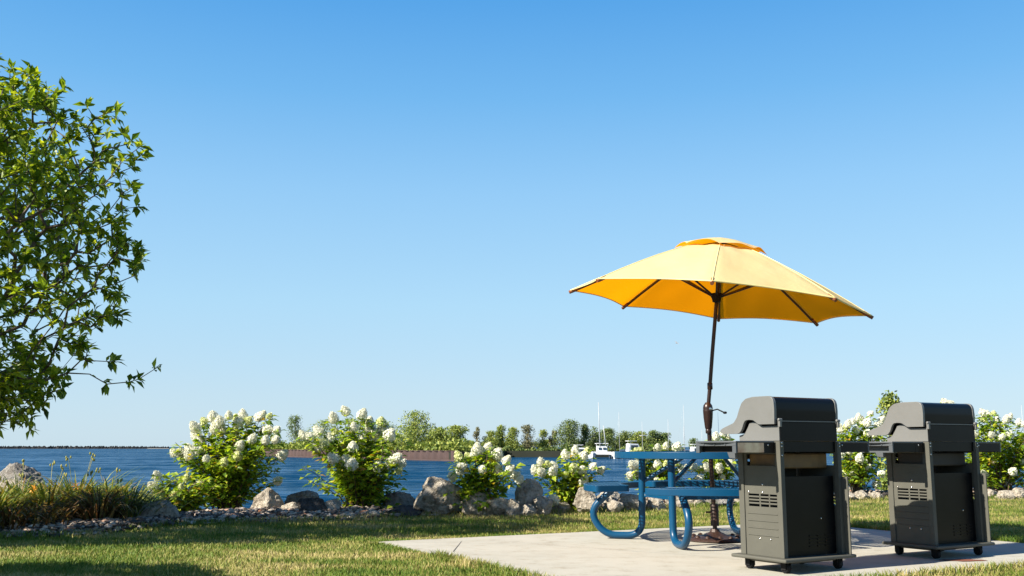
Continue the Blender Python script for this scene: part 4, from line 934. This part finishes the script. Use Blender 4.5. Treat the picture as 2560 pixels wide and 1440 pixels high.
FT = [
 (712, 774, 1036, 1140, 318, 'slender dark tree leftmost on the far shore', 'far_leaf_dark', 'loose', .8, .2),
 (776, 850, 1046, 1140, 300, 'green tree behind the left part of the upright hydrangea', 'far_leaf', 'round', 1.0, 0),
 (840, 925, 1040, 1140, 305, 'green tree behind the top of the upright hydrangea', 'far_leaf', 'round', 1.0, 0),
 (935, 1000, 1050, 1140, 285, 'tree behind the right part of the upright hydrangea', 'far_leaf', 'loose', .8, .1),
 (982, 1095, 1024, 1140, 240, 'tallest broad tree above the sheet pile wall', 'far_leaf', 'round', 1.9, 0),
 (1072, 1128, 1066, 1140, 236, 'bushy tree directly right of the tallest broad tree', 'far_leaf', 'round', 1.1, 0),
 (1112, 1172, 1062, 1140, 232, 'leaning bushy tree above the end of the sheet pile wall', 'far_leaf', 'loose', 1.1, .05),
 (1178, 1206, 1066, 1142, 300, 'thin nearly bare grey tree past the end of the wall', 'far_leaf_dry', 'loose', .25, .35),
 (1208, 1248, 1076, 1142, 300, 'small round tree beside the thin bare one', 'far_leaf', 'round', .8, .05),
 (1236, 1268, 1061, 1142, 302, 'narrow upright tree, taller than the small round one beside it', 'far_leaf', 'poplar', .8, .05),
 (1264, 1300, 1066, 1142, 300, 'smooth oval tree in the middle of the far row', 'far_leaf', 'round', .9, 0),
 (1298, 1342, 1060, 1142, 300, 'see-through ragged tree right of the smooth oval one', 'far_leaf_dry', 'loose', .6, .2),
 (1338, 1376, 1072, 1142, 304, 'thin spire of a tree left of the dark conical one', 'far_leaf', 'poplar', .45, .2),
 (1372, 1400, 1074, 1142, 306, 'wispy pale sapling against the sky in the far row', 'far_leaf_dry', 'poplar', .28, .3),
 (1390, 1450, 1046, 1142, 302, 'dark conical tree, highest in the right half of the far row', 'far_leaf_dark', 'poplar', 1.3, 0),
 (1446, 1476, 1058, 1142, 304, 'narrow dark tree left of the catamaran mast', 'far_leaf_dark', 'poplar', .7, .1),
 (1466, 1506, 1064, 1142, 308, 'dark tree straight behind the catamaran mast', 'far_leaf_dark', 'round', .9, 0),
 (1500, 1540, 1068, 1142, 304, 'dark tree between the catamaran and the next sailboat', 'far_leaf_dark', 'round', .9, 0),
 (1540, 1585, 1075, 1142, 310, 'low tree right behind the second mast', 'far_leaf_dark', 'round', .9, 0),
 (1575, 1625, 1077, 1142, 308, 'low round tree behind the mast with the crossbar', 'far_leaf', 'round', 1.0, 0),
 (1612, 1656, 1074, 1142, 306, 'low dense tree near the right end of the far row', 'far_leaf_dark', 'round', 1.0, 0),
 (1642, 1682, 1080, 1142, 308, 'last full tree of the far row, beside the lone white mast', 'far_leaf_dark', 'round', .9, 0),
 (1722, 1750, 1094, 1142, 330, 'tiny dark tree standing apart left of the umbrella pole', 'far_leaf_dark', 'loose', .35, .1)]
for a in FT: far_tree(*a[:6], mat=a[6], shape=a[7], dens=a[8], gap=a[9])
far_tree(2174, 2270, 974, 1200, 21, 'young tree standing behind the hydrangeas between the two grills', 'far_leaf', 'loose', .9, 'young_tree', .05, .10, -.6)
# low scrub along the far waterline
n = 9000; f = rng.uniform(0, 1, n); xs_ = -9 + f * 61; ys_ = np.interp(xs_, [-9, -2, 20, 48, 55], [224, 293, 287.5, 291, 310]) + rng.uniform(-.9, 3, n); hh = (2.0 + 1.6 * np.array([mnoise.noise(Vector((x * .35, 0, 1))) for x in xs_])) * rng.uniform(0, 1, n)
c = np.stack([xs_, ys_, -2.15 + hh * 1.3], 1); nr = unit(rng.normal(0, 1, (n, 3))); u = unit(np.cross(nr, rng.normal(0, 1, (n, 3)))); v = np.cross(nr, u); s = rng.uniform(.15, .4, (n, 1))
tag(tris('undergrowth', np.stack([c - u * s, c - v * s, c + u * s, c + v * s], 1).reshape(-1, 3), np.arange(4 * n).reshape(-1, 4), M['far_leaf_dark']), 'dark scrub along the far waterline', 'scrub', kind='stuff')
n = 9000; f = rng.uniform(0, 1, n); k_ = rng.uniform(.8, 5, n); bb = A + (Bq - A) * f[:, None] - oW * k_[:, None]
c = np.stack([bb[:, 0], bb[:, 1], -.2 + rng.uniform(0, 1.5, n) * (1.2 + .8 * np.sin(f * 37) * np.sin(f * 83))], 1)
tag(tris('undergrowth', np.stack([c - u * s, c - v * s, c + u * s, c + v * s], 1).reshape(-1, 3), np.arange(4 * n).reshape(-1, 4), M['far_leaf']), 'green weeds on top of the sheet pile wall', 'scrub', kind='stuff')
# thickets filling the far row between its trees
for i, (a, b, yt, dd, mt) in enumerate([(752, 800, 1078, 322, 'far_leaf'), (905, 965, 1074, 305, 'far_leaf'), (960, 1010, 1080, 290, 'far_leaf'), (1050, 1110, 1092, 250, 'far_leaf'), (1096, 1140, 1088, 246, 'far_leaf'), (1150, 1190, 1100, 262, 'far_leaf'),
        (1190, 1235, 1104, 310, 'far_leaf'), (1228, 1262, 1100, 312, 'far_leaf_dark'), (1256, 1300, 1102, 312, 'far_leaf'), (1296, 1350, 1104, 314, 'far_leaf_dark'), (1345, 1400, 1098, 312, 'far_leaf'), (1395, 1465, 1088, 312, 'far_leaf_dark'),
        (1460, 1530, 1090, 314, 'far_leaf_dark'), (1520, 1570, 1092, 316, 'far_leaf_dark'), (1560, 1620, 1094, 316, 'far_leaf_dark'), (1610, 1680, 1092, 316, 'far_leaf_dark')]):
    far_tree(a, b, yt, 1140, dd, 'low thicket filling the gap under the taller trees of the far row', mt, 'round', .8, 'thicket', card=.45)
# breakwater on the horizon
rk = MB(); DJ = 1500; xj0 = -1100; xj1 = (432 - 1280) / FPX * DJ
bwt = thing('breakwater', ((xj0 + xj1) / 2, DJ, LAKE), 'long dark stone breakwater on the horizon at the left', 'breakwater')
ox = (xj0 + xj1) / 2; nJ = 900; vs = []
for i in range(nJ + 1):
    x = xj0 + (xj1 - xj0) * i / nJ; tp = min(1, (xj1 - x) / 60); e = 3.1 * (.75 + .25 * tp) + rng.uniform(-.7, 1.9)
    vs += [(x - ox, -6, -.5), (x - ox, -3 + rng.uniform(-1, 1), e * .6), (x - ox, 0, e), (x - ox, 6, -.5)]
rk.add(vs, [(i * 4 + k, i * 4 + k + 1, i * 4 + 5 + k, i * 4 + 4 + k) for i in range(nJ) for k in range(3)]); rk.build('rubble_mound', M['jetty'], bwt)
MB().prism([(xj1 - ox - 28, -9), (xj1 - ox + 4, -9), (xj1 - ox + 4, -6.5), (xj1 - ox - 28, -6.5)], -.5, 1.0, lambda p, t: (p[0], p[1], t)).build('apron', M['rock_grey'], bwt)

# ------------------------------------------------------------------ boats
def hull(L, W, H, bow=.35, n=14):
    V = []; prof = [(-1, 1), (-.92, .35), (-.5, -.15), (0, -.35), (.5, -.15), (.92, .35), (1, 1)]
    for i in range(n + 1):
        f = i / n; wd = W * .5 * (1 - max(0, (f - (1 - bow)) / bow) ** 2 * .97) * (.85 + .15 * min(1, f * 4)); sh = H * (1 + .25 * f * f)
        for a, b in prof: V.append((L * (f - .5) + (b * .05 * L if f > .95 else 0), wd * a, sh * b if b > 0 else H * b * .8))
    m = MB(); k = len(prof); m.add(V, [(i * k + j, i * k + j + 1, (i + 1) * k + j + 1, (i + 1) * k + j) for i in range(n) for j in range(k - 1)], True)
    m.add(V, [tuple(range(k)), tuple(range(n * k, n * k + k))[::-1]]); m.add([V[i * k + j] for i in range(n + 1) for j in (0, k - 1)], [(2 * i, 2 * i + 2, 2 * i + 3, 2 * i + 1) for i in range(n)])
    return m
def sailboat(px, ytop, dist, label, rz=.8, L=9, lean=0.0, cross=0.0, mat='spar', cover='navy', thick=.065):
    p = lake_at(px, 1147); x = (px - 1280) / FPX * dist * 1.005; t = thing('sailboat', (x, dist, LAKE), label, 'sailboat', rz, 'sailboats moored in the harbour')
    hull(L, L * .32, 1.0).build('hull', M['white'], t)
    MB().box(-L * .12, L * .2, -L * .09, L * .09, 1.0, 1.55).build('cabin', M['white'], t, bevel=.1)
    ht = atd(px, ytop, dist)[2] - LAKE
    MB().tube([(L * .08, 0, .9), (L * .08 + lean, 0, ht)], [thick, thick * .6], 8).build('mast', M[mat], t)
    if cross: MB().tube([(L * .08, -cross, ht * .62), (L * .08, cross, ht * .62)], .07, 6).build('spreader', M[mat], t)
    MB().tube([(L * .06, 0, 2.1), (-L * .34, 0, 2.15)], .16, 8).build('boom', M[cover], t)
    MB().tube([(L * .48, 0, 1.2), (L * .08 + lean, 0, ht * .97)], .012, 4).build('stay', M[mat], t)
    return t
ct = thing('catamaran', ((1502 - 1280) / FPX * 256, 256, LAKE), 'white catamaran moored bow on, left of the table top', 'sailboat', R(-90))
for s_ in (-1, 1):
    h = hull(9.5, 1.35, 1.45, .4); h.v = [(a, b + s_ * 2.75, c) for a, b, c in h.v]; h.build('hull', M['white'], ct)
MB().box(-3.4, 2.2, -2.3, 2.3, .95, 1.75).build('bridge_deck', M['white'], ct, bevel=.15)
cb = MB().prism([(-2.8, 1.755), (1.5, 1.755), (.7, 3.0), (-2.5, 3.25)], -1.25, 1.25, lambda p, t: (p[0], t, p[1])).build('cabin', M['white'], ct, bevel=.12)
for s_ in (-1, 1): MB().add([(1.42, s_ * .15, 2.2), (1.42, s_ * 1.0, 2.2), (.98, s_ * 1.0, 2.85), (.98, s_ * .15, 2.85)], [(0, 1, 2, 3)]).build('window', M['glass'], cb)
MB().box(-2.6, .3, -1.6, 1.6, 3.75, 3.9).tube([(0, -1.4, 3.0), (0, -1.4, 3.8)], .05, 6).tube([(0, 1.4, 3.0), (0, 1.4, 3.8)], .05, 6).build('hardtop', M['white'], ct)
MB().box(2.25, 4.2, -2.0, 2.0, .9, 1.0).build('trampoline', M['black_matt'], ct)
zt = atd(1497, 1006, 256)[2] - LAKE
MB().tube([(.6, -.55, 3.0), (.6, -.78, zt)], [.13, .08], 8).build('mast', M['spar'], ct)
MB().tube([(.9, .9, 3.2), (.9, .35, atd(1505, 1064, 256)[2] - LAKE)], [.12, .09], 8).build('spar', M['spar'], ct)
sailboat(1547, 1030, 262, 'sailboat whose white mast stands right of the catamaran', 1.9, 8, .15)
sailboat(1601, 1054, 268, 'sailboat with a white crossbar on its thin mast', 1.5, 8, 0, .85, thick=.06)
sailboat(1663, 1048, 262, 'sailboat with one bright mast behind the white blooms at the table', 1.2, 9, .1)
sailboat(1700, 1066, 280, 'sailboat with a short pale mast left of the tallest right one', 1.0, 8)
sailboat(1709, 1012, 275, 'sailboat with the tallest of the pale masts near the umbrella pole', 2.0, 11, .15)
sailboat(1745, 1074, 285, 'sailboat with a faint mast just left of the umbrella pole', 1.0, 8, thick=.06)
sailboat(1788, 1030, 270, 'sailboat with a dark thin mast just right of the umbrella pole', 1.3, 9, -.1, mat='navy', thick=.045)
sailboat(2541, 1012, 280, 'sailboat with a lone mast at the right edge above the hydrangea', 1.3, 10, thick=.07)
def cruiser(px, dist, rz, label, L=8, hh=3.2):
    t = thing('motorboat', ((px - 1280) / FPX * dist, dist, LAKE), label, 'motorboat', rz, 'motorboats in the harbour')
    hull(L, L * .36, 1.2).build('hull', M['white'], t)
    c = MB().prism([(-L * .3, 1.2), (L * .22, 1.2), (L * .08, hh - .7), (-L * .26, hh - .6)], -L * .14, L * .14, lambda p, q: (p[0], q, p[1])).build('cabin', M['white'], t, bevel=.08)
    for s_ in (-1, 1): MB().box(-L * .2, L * .06, s_ * (L * .14 + .01) - .01, s_ * (L * .14 + .01) + .01, 1.75, hh - 1.0).build('window', M['glass'], c)
    MB().box(-L * .28, L * .02, -L * .15, L * .15, hh, hh + .12).tube([(-L * .2, -L * .13, hh - .7), (-L * .2, -L * .13, hh)], .04, 5).tube([(-L * .2, L * .13, hh - .7), (-L * .2, L * .13, hh)], .04, 5).build('hardtop', M['white'], t)
    return t
cruiser(1583, 258, .3, 'white motorboat with a boxy flybridge peeping over the table top', 7.5, 4.4)
cruiser(1452, 262, .2, 'white motorboat with a dark awning behind the yellow green hydrangea', 7, 3.4)
cruiser(1742, 270, .1, 'white motorboat low behind the table, next to the grill shelf', 8, 3.6)
# ------------------------------------------------------------------ gull in the air
pg = atd(1692, 858, 62); gl = bpy.data.objects.new('gull', bpy.data.meshes.new('gull'))
m = MB().lathe([(.002, -.21), (.03, -.17), (.055, -.05), (.06, .04), (.045, .12), (.035, .16), (.036, .19), (.022, .215), (.004, .25)], n=10, axis='x')
for s_ in (-1, 1):
    q = [(.09, 0, .03), (.12, s_ * .2, .10), (.06, s_ * .36, .13), (-.06, s_ * .58, .05), (-.04, s_ * .34, .115), (-.07, s_ * .18, .085), (-.08, 0, .03)]
    m.add(q + [(a, b, c - .012) for a, b, c in q], [tuple(range(7)), tuple(range(7, 14))[::-1]] + [(i, (i + 1) % 7, 7 + (i + 1) % 7, 7 + i) for i in range(7)])
m.add([(-.2, .02, 0), (-.2, -.02, 0), (-.33, -.05, 0), (-.33, .05, 0), (-.2, 0, .012), (-.32, 0, .006)], [(0, 1, 2, 3), (0, 3, 5, 4), (1, 4, 5, 2)])
gl = m.build('gull', M['gull_white']); gl.location = tuple(pg); gl.rotation_euler = (.5, -.2, .35); gl.scale = (.42, .42, .42)
tag(gl, 'small gull gliding alone in the sky left of the umbrella pole', 'bird')
